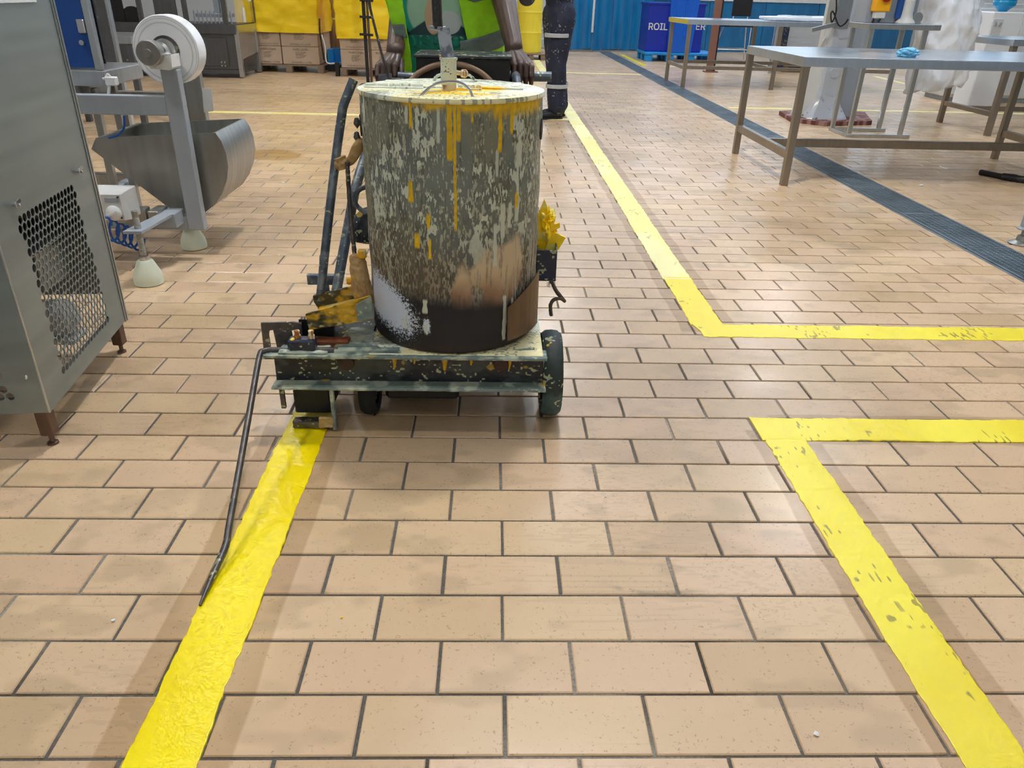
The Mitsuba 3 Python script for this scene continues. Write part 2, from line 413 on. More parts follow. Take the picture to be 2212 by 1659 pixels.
def col_tank(p, n, uv):
    dx, dy = p.x - TX, p.y - TY
    th = dr.atan2(dx, -dy)                       # 0 towards the front
    u = dr.sin(th)                               # -1 .. 1 across the front half
    s = th * TR
    z = p.z
    st = fbm(s * 150, z * 14, 3, 3)
    st2 = fbm(s * 260, z * 90, 5, 3)
    pat = fbm(s * 13, z * 9, 8, 4)
    mid = fbm(s * 52, z * 30, 6, 4)
    b = mix(C(126, 126, 108), C(92, 90, 76), smoothstep(0.40, 0.62, pat))
    b = mix(b, C(112, 120, 116), 0.7 * smoothstep(0.5, 0.62, fbm(s * 6, z * 4, 12, 2)))
    b = mix(b, C(70, 64, 50), 0.6 * smoothstep(0.54, 0.68, 0.6 * st + 0.4 * mid))
    b = mix(b, C(182, 184, 160), 0.8 * smoothstep(0.535, 0.60, 0.5 * st2 + 0.25 * pat + 0.25 * st))
    b = mix(b, C(204, 210, 192), 0.9 * smoothstep(0.575, 0.615, 0.45 * mid + 0.35 * pat + 0.2 * st2))
    # heat browned towards the burner, then black
    low = smoothstep(0.70, 0.46, z + 0.10 * (pat - 0.5))
    b = mix(b, mix(C(72, 62, 52), C(132, 118, 100), smoothstep(0.46, 0.62, st2)), 0.8 * low)
    # tan blistered patch on the right, brown at its lower edge
    e = fbm(s * 18, z * 14, 21, 3) - 0.5
    tan = smoothstep(0.30, 0.37, u + 0.22 * e + 0.10 * smoothstep(0.45, 0.5, z)) * (1 - smoothstep(0.74, 0.80, u + 0.15 * e)) * smoothstep(0.60, 0.57, z + 0.10 * e + 0.15 * (0.55 - u))
    tan2 = smoothstep(0.10, 0.06, dr.sqrt(dr.square((u - 0.14) * 0.7) + dr.square(z - 0.455)) + 0.05 * e)
    tan = dr.maximum(tan, tan2) * (1 - 0.5 * smoothstep(0.58, 0.66, st))
    b = mix(b, mix(C(200, 178, 146), C(146, 112, 86), smoothstep(0.53, 0.44, z + 0.05 * e)), tan)
    soot = smoothstep(0.462, 0.405, z + 0.03 * e + 0.02 * u)
    b = mix(b, mix(C(15, 18, 30), C(40, 28, 26), smoothstep(0.31, 0.27, z)), soot)
    # sprayed white blotch low on the left
    d = dr.sqrt(dr.square((u + 0.78) / 0.40) + dr.square((z - 0.395 + 0.10 * (u + 0.8)) / 0.075))
    d2 = dr.sqrt(dr.square((u + 0.27) / 0.05) + dr.square((z - 0.352) / 0.03))
    d = dr.minimum(d, d2 + 0.1)
    sprk = 0.55 * noise(s * 420, z * 420, 1) + 0.45 * noise(s * 170, z * 170, 4)
    b = mix(b, C(198, 208, 224), smoothstep(1.12, 0.72, d + 0.85 * (sprk - 0.5)))
    # pale runs low on the right
    run = smoothstep(0.60, 0.66, fbm(s * 90, z * 2.2, 33, 2)) * smoothstep(0.60, 0.70, u) * smoothstep(0.26, 0.30, z) * smoothstep(0.66, 0.52, z)
    b = mix(b, C(168, 166, 160), 0.8 * run)
    b = mix(b, C(178, 170, 150), 0.55 * smoothstep(0.90, 0.97, u) * smoothstep(0.5, 0.56, st) )

    def drip(px, y0, y1, w):
        u0, za, zb = (px - 985) / 197.0, 0.96 - (y0 - 222) * 0.001275, 0.96 - (y1 - 222) * 0.001275
        ww = w / 197.0 * (0.8 + 0.5 * noise(z * 60, px, 0)) * dr.minimum(1.0, 0.35 + (za - z + 0.02) * 30)
        x = dr.abs(u - u0 + 0.006 * (noise(z * 25, px + 3.0, 1) - 0.5))
        return (1 - smoothstep(ww * 0.8, ww * 1.15, x)) * smoothstep(zb - 0.004, zb + 0.004, z) * smoothstep(za + 0.01, za, z)
    pale = mi.Float(0)
    for a in ((807, 222, 276, 2.5), (968, 226, 296, 3.2), (905, 230, 262, 3.2), (1130, 305, 352, 6), (1128, 350, 420, 2.5), (1084, 315, 366, 3), (1098, 428, 500, 4.5), (1112, 428, 480, 3.5), (1082, 470, 560, 4), (1128, 420, 470, 5),
              (1105, 640, 745, 4), (1122, 650, 735, 3), (883, 690, 716, 2), (932, 700, 720, 2), (930, 640, 668, 5)):
        pale = dr.maximum(pale, drip(*a))
    b = mix(b, C(200, 204, 188), 0.9 * pale)
    # yellow splash under the rim, with runs
    rim = smoothstep(0.935, 0.955, z + 0.035 * (fbm(s * 34, z * 9, 41, 3) - 0.5) - 0.020 * smoothstep(0.3, 0.8, u)) * smoothstep(-0.30, -0.12, u + 0.3 * e)
    rim = dr.maximum(rim, smoothstep(0.945, 0.96, z) * smoothstep(0.12, 0.05, dr.abs(u + 0.36)))
    rim = dr.maximum(rim, smoothstep(0.915, 0.945, z + 0.03 * (st - 0.5)) * smoothstep(0.40, 0.48, u) * smoothstep(0.985, 0.93, u))
    yel = rim
    for a in ((1000, 214, 476, 3.0), (990, 214, 330, 5.5), (1008, 214, 292, 4.0), (913, 216, 270, 3.2), (1089, 214, 317, 4.0), (1112, 214, 283, 3.2), (1034, 214, 256, 2.0),
              (908, 380, 420, 5), (943, 446, 472, 4), (917, 490, 518, 6), (1126, 410, 440, 3), (945, 500, 540, 3)):
        yel = dr.maximum(yel, drip(*a))
    b = mix(b, mix(C(232, 190, 16), C(208, 166, 24), noise(s * 120, z * 120, 3)), yel)
    return b


M('tank_paint', col_tank, lambda p, n, uv: 0.36 + 0.25 * fbm(p.x * 9, p.z * 9, 2, 2), spec=0.5, metal=0.1,
  bump=lambda p, n, uv: 0.004 * fbm(p.x * 60, p.y * 60, p.z * 22, 3) + 0.001 * noise(p.x * 260, p.y * 260, p.z * 260), eps=8e-4)


def col_lid(p, n, uv):
    a = fbm(p.x * 16, p.y * 16, 3, 4)
    b = mix(C(222, 226, 206), C(160, 166, 150), smoothstep(0.56, 0.70, a))
    b = mix(b, C(236, 226, 176), smoothstep(0.42, 0.60, fbm(p.x * 5, p.y * 7 + 2, 1, 2)) * smoothstep(TY - 0.05, TY - 0.12, p.y))
    dx = dr.abs(p.x - TX - 0.01)
    band = smoothstep(0.15, 0.10, dx + 0.06 * (a - 0.5)) * smoothstep(TY + 0.02, TY - 0.01, p.y) * smoothstep(TY - 0.20, TY - 0.15, p.y)
    b = mix(b, C(242, 196, 20), band * smoothstep(0.30, 0.5, fbm(p.x * 9, p.y * 30, 5, 3)))
    return mix(b, C(120, 124, 112), 0.7 * smoothstep(0.62, 0.68, noise(p.x * 160, p.y * 160, 3) * 0.6 + a * 0.4))


M('lid_paint', col_lid, 0.42, bump=lambda p, n, uv: 0.005 * fbm(p.x * 50, p.y * 50, p.z * 50, 3), eps=8e-4)
M('pale_post', lambda p, n, uv: mix(C(206, 212, 196), C(96, 98, 86), smoothstep(0.6, 0.66, 0.5 * noise(p.x * 240, p.y * 240, p.z * 240) + 0.5 * fbm(p.x * 40, p.y * 40, p.z * 30, 2))), 0.5)
M('rust_post', lambda p, n, uv: mix(C(222, 206, 172), C(150, 92, 36), smoothstep(0.42, 0.58, fbm(p.x * 70, p.y * 70, p.z * 14, 3))), 0.5)
M('lever_steel', lambda p, n, uv: mix(C(176, 180, 188), C(112, 118, 130), smoothstep(0.42, 0.62, fbm(p.x * 50, p.y * 50, p.z * 40, 3))), 0.28, metal=0.7)
M('grip', C(30, 31, 34), 0.45, bump=lambda p, n, uv: 0.004 * noise(p.x * 60, p.y * 60, p.z * 420), eps=6e-4)

M('skin', lambda p, n, uv: mix(C(78, 54, 44), C(60, 42, 36), fbm(p.x * 30, p.y * 30, p.z * 30, 2)), 0.45, spec=0.5)
M('hair', C(16, 14, 13), 0.8)
M('hi_vis', lambda p, n, uv: mi.Color3f(C(150, 214, 20)) * (0.86 + 0.28 * fbm(p.x * 40, p.y * 40, p.z * 40, 3)), 0.7, sheen=0.4)
M('hi_vis_band', lambda p, n, uv: mi.Color3f(C(92, 106, 100)) * (0.7 + 0.6 * fbm(p.x * 60, p.y * 60, p.z * 60, 3)), 0.45)
M('lettering_green', C(10, 92, 82), 0.7)


def col_shirt(p, n, uv):
    b = mi.Color3f(C(26, 142, 116)) * (0.84 + 0.32 * fbm(p.x * 26, p.y * 26, p.z * 26, 3))
    x, z = p.x + 0.195, p.z                       # flat print on the chest: a pale patch and a dark triangle, with two plain rounded spots
    patch = smoothstep(0.125, 0.115, dr.sqrt(dr.square(x * 0.9) + dr.square(z - 1.155))) * smoothstep(1.055, 1.06, z)
    b = mix(b, C(150, 186, 160), patch)
    tri = smoothstep(0.004, -0.004, dr.abs(x + 0.01) * 0.62 + (z - 1.150)) * smoothstep(1.062, 1.066, z)
    b = mix(b, C(28, 58, 62), tri)
    b = mix(b, C(186, 156, 126), smoothstep(1.05, 0.95, dr.sqrt(dr.square((x + 0.035) / 0.032) + dr.square((z - 1.130) / 0.062))))
    b = mix(b, C(176, 184, 184), smoothstep(1.05, 0.95, dr.sqrt(dr.square((x - 0.025) / 0.045) + dr.square((z - 1.110) / 0.040))))
    return b


M('tshirt', col_shirt, 0.75, sheen=0.3)


def col_overall(p, n, uv):
    b = mi.Color3f(C(24, 30, 50)) * (0.65 + 0.7 * fbm(p.x * 9, p.y * 9, p.z * 7, 3))
    s = noise(p.x * 90, p.y * 90, p.z * 60) * fbm(p.x * 14, p.y * 14, p.z * 10, 3)
    return mix(b, C(150, 156, 166), 0.7 * smoothstep(0.44, 0.52, s))


M('overall', col_overall, 0.7)
M('tape', C(176, 180, 184), 0.4)
M('boot', C(24, 26, 30), 0.5)

M('carton', lambda p, n, uv: mi.Color3f(C(186, 164, 142)) * (0.92 + 0.16 * fbm(p.x * 6, p.y * 6, p.z * 6, 3)), 0.75)
M('carton_dark', C(150, 118, 92), 0.75)
M('ink', C(84, 72, 64), 0.7)
M('tarp', lambda p, n, uv: mi.Color3f(C(242, 206, 6)) * (0.9 + 0.2 * fbm(p.x * 4, p.y * 4, p.z * 6, 3)), 0.5)
M('rag', lambda p, n, uv: mix(C(250, 214, 8), C(246, 232, 120), smoothstep(0.55, 0.7, fbm(p.x * 30, p.y * 30, p.z * 30, 2))), 0.4)
M('wood', lambda p, n, uv: mix(C(150, 132, 112), C(112, 94, 76), fbm(p.x * 4, p.y * 60, p.z * 60, 3)), 0.8)
M('blue_plastic', C(6, 92, 200), 0.35)
M('sky_blue_plastic', C(18, 140, 214), 0.4)
M('deep_blue', C(10, 40, 158), 0.4)
M('curtain_blue', lambda p, n, uv: mix(C(8, 92, 146), C(20, 120, 172), fbm(p.x * 9, 0, p.z * 2, 3)), 0.22, spec=0.6)
M('barrel_yellow', lambda p, n, uv: mi.Color3f(C(236, 216, 60)) * (0.95 + 0.1 * fbm(p.x * 5, p.y * 5, p.z * 5, 2)), 0.4)
M('yellow_switch', C(246, 176, 20), 0.4)
M('red', C(160, 28, 26), 0.4)
M('maroon', lambda p, n, uv: mix(C(104, 54, 52), C(156, 120, 110), smoothstep(0.5, 0.65, fbm(p.x * 14, p.y * 14, 3, 3))), 0.6)
M('casting', lambda p, n, uv: mix(C(206, 212, 220), C(120, 118, 122), smoothstep(0.60, 0.66, fbm(p.x * 16, p.y * 16, p.z * 16, 3)) * smoothstep(0.35, 0.1, p.z)), 0.25, metal=0.35)
M('white_cloth', C(236, 240, 244), 0.8, sheen=0.2)
M('cloth_blue', C(120, 190, 224), 0.8)
M('water_blue', C(20, 140, 190), 0.15, spec=0.7)
M('drain', lambda p, n, uv: mi.Color3f(C(118, 132, 142)) * (0.7 + 0.6 * fbm(p.x * 8, p.y * 8, 1, 3)), 0.4, metal=0.45)
M('stringy', lambda p, n, uv: mix(C(96, 84, 68), C(66, 56, 46), noise(p.x * 300, p.y * 300, p.z * 300)), 0.9)
M('yellow_tape', C(196, 184, 60), 0.5)
M('rust_brown', C(134, 92, 78), 0.6)
M('wrap', lambda p, n, uv: mi.Color3f(C(178, 182, 184)) * (0.85 + 0.3 * fbm(p.x * 4, p.y * 4, p.z * 26, 3)), 0.3)
M('wall_paint', C(216, 220, 222), 0.7)
M('ceiling_paint', C(176, 182, 188), 0.8)
scene['clear_glass'] = {'type': 'thindielectric', 'int_ior': 1.49}
scene['blue_acrylic'] = {'type': 'principledthin', 'base_color': {'type': 'rgb', 'value': C(60, 110, 190)}, 'roughness': 0.12, 'spec_trans': 0.45, 'diff_trans': 0.3}

# ------------------------------------------------------------------ the hall
struct('floor', [B(-11, 16, -5, 12.2, -0.15, -0.0042, 0), B(-11, 16, 12.2, 24, -0.15, -0.0035, 0)], 'tile' if False else 'grout', 'floor of buff clinker tiles with grey joints')
struct('floor_far', B(-11, 16, 12.05, 24, -0.003, 0.0, 0), 'tile', parent='floor')
struct('wall_back', B(-11, 16, 24.0, 24.2, 0, 6.6, 0), 'wall_paint', 'pale back wall of the hall')
struct('wall_front', B(-11, 16, -5.2, -5.0, 0, 6.6, 0), 'wall_paint', 'pale wall behind the camera')
struct('wall_left', B(-11.2, -11, -5, 24, 0, 6.6, 0), 'wall_paint', 'pale left wall of the hall')
struct('wall_right', B(16, 16.2, -5, 24, 0, 6.6, 0), 'wall_paint', 'pale right wall of the hall')
wk_ = struct('window_1', [B(-3 + 3.1 * i, -3 + 3.1 * i + .08, 23.86, 24, 2.4, 5.6, 0) for i in range(7)] + [B(-3, 15.7, 23.86, 24, z, z + .1, 0) for z in (2.3, 5.6)], 'white', 'high window band in the back wall')
for k in [obj('pane', [B(-2.92 + 3.1 * i, 0.1 + 3.1 * i, 23.92, 23.94, 2.4, 5.6, 0) for i in range(6)], 'white', wk_)]:
    scene[k]['emitter'] = {'type': 'area', 'radiance': {'type': 'rgb', 'value': list(WINDOW)}}
struct('ceiling', B(-11.2, 16.2, -5.2, 24.2, 6.6, 6.8, 0), 'ceiling_paint', 'ceiling of the hall')
rlk = thing('roof_light', 'long run of translucent roof sheets letting daylight in', 'roof light')
for k in [obj('sheet', [B(0.9, 7.5, 2.2 + 3.0 * i, 5.1 + 3.0 * i, 6.56, 6.58, 0) for i in range(6)], 'white', rlk)]:
    scene[k]['emitter'] = {'type': 'area', 'radiance': {'type': 'rgb', 'value': list(ROOF_LIGHT)}}
lamp_body = mikit.ply(lathe([(0, 0.34), (0.05, 0.34), (0.06, 0.2), (0.19, 0.16), (0.22, 0.02), (0.235, 0.0), (0.205, 0.0), (0.2, 0.03), (0, 0.03)], 32), 'grey_paint', smooth=40)
lamp_disc = mikit.ply(lathe([(0, -0.16), (0.17, -0.16), (0.195, -0.14), (0.2, -0.02), (0.2, 0.02), (0, 0.02)], 24), 'white', smooth=30)
for x, y, t in LAMPS:
    k = thing('high_bay_lamp', 'round grey high-bay lamp with an opal drum hanging under the hall ceiling', 'lamp', 'high-bay lamps on the ceiling')
    w = T().translate([x, y, LAMP_Z])
    scene[k + '__housing'] = {**lamp_body, 'to_world': w}
    scene[k + '__diffuser'] = {**lamp_disc, 'to_world': w, 'emitter': {'type': 'area', 'radiance': {'type': 'rgb', 'value': [LAMP * v for v in t]}}}

# floor tiles: the 300 that show largest are parts of their own, the others one part
rng = np.random.default_rng(7)
TL, TW, TH = 2 * S - 0.007, S - 0.0055, 0.012


def tile_mesh(L=TL, Wd=TW, ch=0.0022):
    V, F = [], []
    for hx, hy, z in ((L / 2, Wd / 2, -TH), (L / 2, Wd / 2, -ch), (L / 2 - ch, Wd / 2 - ch, 0)):
        V += [[-hx, -hy, z], [hx, -hy, z], [hx, hy, z], [-hx, hy, z]]
    for a in (0, 4):
        for j in range(4):
            k = (j + 1) % 4
            F += [[a + j, a + k, a + 4 + k], [a + j, a + 4 + k, a + 4 + j]]
    F += [[8, 9, 10], [8, 10, 11]]
    return trimesh.Trimesh(V, F, process=False)


def visible(x, y):
    c = CM @ (np.array([x, y, 0]) - EYE)
    if c[2] < 0.2: return None
    u, v = W / 2 + FPX * c[0] / c[2], H / 2 - FPX * c[1] / c[2]
    return (u, v, c[2]) if -320 < u < W + 320 and v < H + 200 else None


tiles = []
for r in range(-6, 84):
    y = Y0 + (r + 0.5) * S
    ph = (PH - 0.003 * max(r, 0) + (r % 2)) * S + rng.normal(0, 0.003)
    for c in range(-40, 60):
        x = ph + (c + 0.5) * 2 * S
        v = visible(x, y)
        if v: tiles.append((CAMH / v[2] ** 3 if 0 - 100 < v[0] < W + 100 and v[1] < H + 60 else 0, x, y))
tiles.sort(reverse=True)
tile_plys = [mikit.ply(tile_mesh(TL - d, TW - d * 0.6), 'tile', smooth=False) for d in (0.0, 0.0016, -0.0008, 0.0008)]
rest = []
base_tile = tile_mesh()
for i, (a, x, y) in enumerate(tiles):
    dz, rx, ry = rng.normal(0, 0.0003), rng.normal(0, 0.0025), rng.normal(0, 0.0016)
    if i < 300:
        scene[numbered('floor__tile')] = {**tile_plys[int(rng.integers(4))], 'to_world': T().translate([x, y, dz]).rotate([1, 0, 0], math.degrees(rx)).rotate([0, 0, 1], math.degrees(rng.normal(0, 0.0012)))}
    else:
        rest.append((x, y, dz, rx, ry))
R = np.array(rest)
bv = np.array(base_tile.vertices)
V = bv[None] + R[:, None, :3] + np.stack([0 * bv[None, :, 0] * R[:, 3:4], 0 * R[:, 3:4] * bv[None, :, 0], R[:, 3:4] * bv[None, :, 1]], -1)
F = np.array(base_tile.faces)[None] + (np.arange(len(R)) * len(bv))[:, None, None]
obj('further_tiles', (V.reshape(-1, 3), F.reshape(-1, 3)), 'tile', 'floor', smooth=False, kind='stuff')


# painted lines: thick thermoplastic with ragged edges
def strip(x0, x1, y0, y1, along='y', rag=0.004, step=0.009, seed=0, zt=0.003, dip=True):
    lo, hi, a, b = (y0, y1, x0, x1) if along == 'y' else (x0, x1, y0, y1)
    n = max(4, int((hi - lo) / step)); t = np.linspace(lo, hi, n + 1)
    e0 = a + rag * 2 * (meshkit.fbm(np.stack([t * 45, t * 0 + 3, t * 0], 1), 3, seed) - .5) + 1.2 * rag * (meshkit.noise(np.stack([t * 7, t * 0, t * 0], 1), seed + 9) - .5)
    e1 = b + rag * 2 * (meshkit.fbm(np.stack([t * 45, t * 0 + 8, t * 0], 1), 3, seed + 1) - .5) + 1.2 * rag * (meshkit.noise(np.stack([t * 7, t * 0, t * 0], 1), seed + 5) - .5)
    cols = [(0, -0.004), (0.0, zt * 0.55), (0.02, zt), (0.25, zt), (0.5, zt), (0.75, zt), (0.98, zt), (1, zt * 0.55), (1, -0.004)]
    V = []
    for i in range(n + 1):
        for f, z in cols:
            s = e0[i] + (e1[i] - e0[i]) * f
            x, y = (s, t[i]) if along == 'y' else (t[i], s)
            if dip and z > 0:
                d = (y - Y0) / S; d = abs(d - round(d)) * S
                z = z - 0.0016 * math.exp(-(d / 0.006) ** 2)
            V.append([x, y, z])
    k = len(cols); F = []
    for i in range(n):
        for j in range(k - 1):
            q = [i * k + j, i * k + j + 1, (i + 1) * k + j + 1, (i + 1) * k + j]
            if along == 'y': q = q[::-1]
            F += [[q[0], q[2], q[1]], [q[0], q[3], q[2]]]
    for i in (0, n):
        r = [i * k + j for j in range(k)]
        for j in range(1, k - 1): F.append([r[0], r[j], r[j + 1]])
    m = trimesh.Trimesh(V, F, process=False)
    return m


tag('painted_stripe', strip(-0.634, -0.507, 0.45, 2.10, seed=1), 'paint_fresh', 'freshly laid bright yellow line running from under the marking machine to the lower left corner', 'painted line', 'yellow lines painted on the tiles')
tag('painted_stripe', [strip(0.853, 0.982, 0.45, 1.96, seed=5), strip(0.845, 2.6, 1.950, 2.087, 'x', seed=8, zt=0.0036)], 'paint_set', 'yellow corner line in the lower right, its leg running along the frame edge', 'painted line', 'yellow lines painted on the tiles')
tag('painted_stripe', [strip(0.838, 0.972, 2.86, 3.45, seed=11), strip(0.86, 2.35, 2.735, 2.868, 'x', seed=14, rag=0.005), plate([(0.838, 2.875, 0.0032), (0.972, 2.875, 0.0032), (0.99, 2.735, 0.0032), (0.905, 2.738, 0.0032), (0.858, 2.80, 0.0032)], 0.004, (0, 0, -1))], 'paint_set', 'bright yellow rounded corner line beside the machine wheel on the right', 'painted line', 'yellow lines painted on the tiles')
tag('painted_stripe', strip(0.832, 0.970, 3.42, 17.5, seed=17, step=0.02, rag=0.005), 'paint_old', 'long pale yellow line running away to the worker in dark overalls', 'painted line', 'yellow lines painted on the tiles')
a, b = fl(462, 241), fl(1000, 248)
tag('painted_stripe', strip(-3.4, 0.832, 8.62, 8.75, 'x', seed=20, step=0.02, dip=False), 'paint_old', 'thin yellow cross line behind the film unwinder and the tank', 'painted line', 'yellow lines painted on the tiles')
tag('painted_stripe', strip(3.02, 3.14, 16.4, 19.6, seed=22, step=0.03, dip=False), 'paint_set', 'short yellow line beside the far end of the floor drain', 'painted line', 'yellow lines painted on the tiles')
for Yl, x0, x1, ex in ((14.35, 1.2, 2.75, 'before the blue curtain, left of the drain'), (16.3, 3.5, 5.2, 'behind the far steel table'), (9.95, 3.0, 9, 'behind the near steel table, in front of the far one'), (12.6, 4.6, 9, 'in line with the far table legs')):
    tag('painted_stripe', strip(x0, x1, Yl, Yl + 0.1, 'x', seed=int(Yl * 3), step=0.04, dip=False), 'paint_old', 'faint pale yellow cross line ' + ex, 'painted line', 'yellow lines painted on the tiles')
a, b = fl(1890, 165), fl(2120, 222)
m = strip(0, float(np.linalg.norm(b - a)), -0.05, 0.05, 'x', seed=40, step=0.04, dip=False)
m.apply_transform(frame([a[0], a[1], 0], [b[0] - a[0], b[1] - a[1], 0], [-(b[1] - a[1]), b[0] - a[0], 0]))
tag('painted_stripe', m, 'paint_old', 'faint oblique yellow line under the far right steel table', 'painted line', 'yellow lines painted on the tiles')

# floor drain with its gratings
dr0, dr1 = 2.655, 2.925
dk = thing('floor_drain', 'long dark steel floor drain running past the table legs', 'drain')
obj('channel_edge', [B(dr0 - 0.012, dr0, 1.6, 20.2, -0.05, 0.004), B(dr1, dr1 + 0.012, 1.6, 20.2, -0.05, 0.004)], 'drain', dk)


def grate(L):
    ms = [B(dr0 + .004, dr0 + .014, .004, L - .004, -.02, .009, .001), B(dr1 - .014, dr1 - .004, .004, L - .004, -.02, .009, .001), B(dr0 + .004, dr1 - .004, .003, .012, -.02, .010, .001), B(dr0 + .004, dr1 - .004, L - .012, L - .003, -.02, .010, .001)]
    ms.append(B(dr0 + .012, dr1 - .012, .01, L - .01, -.02, .0045, 0))
    n = int(L / 0.021)
    for i in range(n):
        y = .014 + (L - .028) * (i + .5) / n
        ms.append(B(dr0 + .014, dr1 - .014, y - .0035, y + .0035, 0, .0095, 0))
    for x in np.linspace(dr0 + .014, dr1 - .014, 8)[1:-1]:
        ms.append(B(x - .003, x + .003, .01, L - .01, 0, .0088, 0))
    return cat(*ms)


for i, y in enumerate(np.arange(1.75, 20.0, 0.75)):
    if i == 0: gp = mikit.ply(grate(0.746), 'drain', smooth=False)
    scene[numbered(dk + '__grate')] = {**gp, 'to_world': T().translate([0, float(y), float(rng.normal(0, 0.0012))])}

# ------------------------------------------------------------------ the line-marking machine
mk = thing('line_marking_machine', 'paint-spattered thermoplastic line-marking machine with a tall drum tank on a wheeled carriage', 'line marking machine')
P2 = lambda pts, Y: [at(x, y, Y) for x, y in pts]
# front channel beam, open to the front
bx0, bx1, bf, bw = -0.652, 0.166, 1.970, 2.018
bm = [B(bx0 - .012, bx1, bf, bw + .012, 0.252, 0.262, .002), B(bx0, bx1, bf - .004, bw + .012, 0.150, 0.159, .002), B(bx0 + .004, bx1 - .006, bw, bw + .010, 0.155, 0.256, .001)]
beam = obj('front_beam', [crust(m, .0018, 60, i, .03) for i, m in enumerate(bm)], 'grimy_green', mk)
obj('web_face', crust(B(bx0 + .005, bx1 - .007, bw - .003, bw + .001, 0.158, 0.254, .001), .0015, 60, 4, .03), 'grimy_navy', beam)
for x in (-0.43, 0.03): obj('rivet_head', cyl((x, bw - .014, .222), (x, bw, .222), .022, 16), 'rust_dark', beam)
dm_ = []
for x, w, l in ((-0.29, .010, .045), (-0.23, .007, .03), (-0.14, .013, .05), (-0.135, .006, .035), (-0.06, .009, .032), (0.055, .008, .045), (-0.46, .006, .03)):
    dm_.append(tube([(x, bw - .006, .250), (x + .002, bw - .007, .250 - l * .6), (x, bw - .006, .250 - l)], [w, w * .55, w * .35], 8))
dm_.append(crust(B(-0.31, 0.06, bw - .010, bw - .002, .236, .251, .002), .004, 50, 3, .02))
obj('paint_drips', dm_, 'thermo_crust', beam)
# deck
obj('deck', crust(B(-0.36, 0.155, 1.985, 2.56, 0.250, 0.264, .002), .001, 40, 2, .05), 'lid_paint', mk)
a0, a1, a2, a3 = at(722, 766, 2.02), at(840, 762, 2.02), at(800, 706, 2.22), at(758, 707, 2.22)
blk = hull([a0, at(722, 748, 2.03), at(792, 748, 2.03), at(845, 752, 2.03), at(845, 766, 2.02), a2, a3, a2 - [0, 0, .03], a3 - [0, 0, .03]])
obj('deck_block', crust(blk, .002, 50, 5, .03), 'grimy_green', mk)
obj('deck_bracket', [plate([at(1088, 752, 2.06), at(1100, 768, 2.03), at(1165, 752, 2.05), at(1150, 738, 2.08)], .012, (0, 0, -1)), bar(at(1090, 764, 2.02), at(1155, 756, 2.03), .010, .016)], 'grimy_green', mk)
objs('side_rail', [bar((-0.40, 2.06, .205), (-0.40, 2.95, .205), .05, .08), bar((0.125, 2.06, .205), (0.125, 2.95, .205), .05, .08), bar((-0.42, 2.92, .205), (0.14, 2.92, .205), .05, .06)], 'grimy_navy', mk)
obj('left_deck', B(-0.60, -0.362, 2.04, 2.32, .226, .238, .002), 'grimy_navy', mk)
obj('burner_pan', B(-0.33, -0.10, 2.06, 2.5, .07, .25, .01), 'box_dark', mk)
# tank: seam, lid in two leaves, handles, stirrer post and lever
tank = obj('tank', lathe([(0, TZ0), (TR - .012, TZ0), (TR - .003, TZ0 + .006), (TR, TZ0 + .02)] + [(TR + .0012 * math.sin(z * 37), z) for z in np.linspace(TZ0 + .04, TZ1 - .02, 30)] + [(TR, TZ1 - .006), (TR - .01, TZ1 - .004), (0, TZ1 - .004)], 128, (TX, TY, 0)), 'tank_paint', mk, smooth=30)
for sx in (-1, 1):
    th = math.radians(78) * sx
    c = np.array([TX + TR * math.sin(th), TY - TR * math.cos(th), .875]); d = np.array([math.sin(th), -math.cos(th), 0])
    hm = lathe([(0, 0), (.017, 0), (.017, .004), (0, .004)], 20, c - d * .0005, d); v = np.array(hm.vertices); v[:, 2] = .875 + (v[:, 2] - .875) * 1.7; hm.vertices = v
    obj('side_hole', hm, 'box_dark', tank)
sh = []
for i in range(22):
    t = math.radians(38 + 38 * i / 21)
    sh.append([TX + (TR + .012) * math.sin(t), TY - (TR + .012) * math.cos(t)])
pol = LineString(sh).buffer(.0025, cap_style=2)
hs = prism(pol, .115, (0, 0, .292), (1, 0, 0), (0, 1, 0)); v = np.array(hs.vertices); v[:, 2] += np.where(v[:, 2] > .35, .05 * (v[:, 0] - .06) / .07, 0); hs.vertices = v
obj('heat_shield', hs, 'brown_steel', tank)
lz = TZ1
lid = obj('lid', [crust(lathe([(0, lz - .004), (TR + .004, lz - .006), (TR + .006, lz - .002), (TR + .004, lz + .006), (TR - .008, lz + .008), (0, lz + .008)], 96, (TX, TY, 0)).subdivide(), .0008, 60, 3)], 'lid_paint', mk, smooth=30)
for x0, x1, dy in ((-0.235, -0.075, -.005), (0.0, 0.085, -.005)):
    hp = [B(TX + x0, TX + x1, TY - .055 + dy, TY - .035 + dy, lz + .007, lz + .012, .001)]
    n = 5
    for i in range(n):
        xa = TX + x0 + (x1 - x0) * i / n
        hp.append(cyl((xa + .002, TY - .030 + dy, lz + .013), (xa + (x1 - x0) / n - .002, TY - .030 + dy, lz + .013), .006, 10))
    obj('hinge', hp, 'lid_paint', lid)
obj('lid_leaf', crust(B(TX - .20, TX + .20, TY - .03, TY + .13, lz + .008, lz + .012, .001), .001, 40, 8, .03), 'lid_paint', lid)
obj('lid_handle', tube([at(892, 209, 2.03), at(908, 207, 2.03), at(928, 189, 2.035), at(945, 180, 2.04), at(973, 176, 2.04), at(996, 179, 2.04), at(1013, 192, 2.035), at(1022, 209, 2.03), at(1036, 212, 2.03)], .0035, 10, 5), 'chrome', lid)
obj('lid_handle', tube([at(937, 178, 2.36), at(942, 166, 2.36), at(958, 160, 2.36), at(985, 159, 2.36), at(1008, 160, 2.36), at(1021, 168, 2.36), at(1029, 179, 2.36)], .0045, 10, 5), 'pale_post', lid)
px, py = TX - .004, 2.17
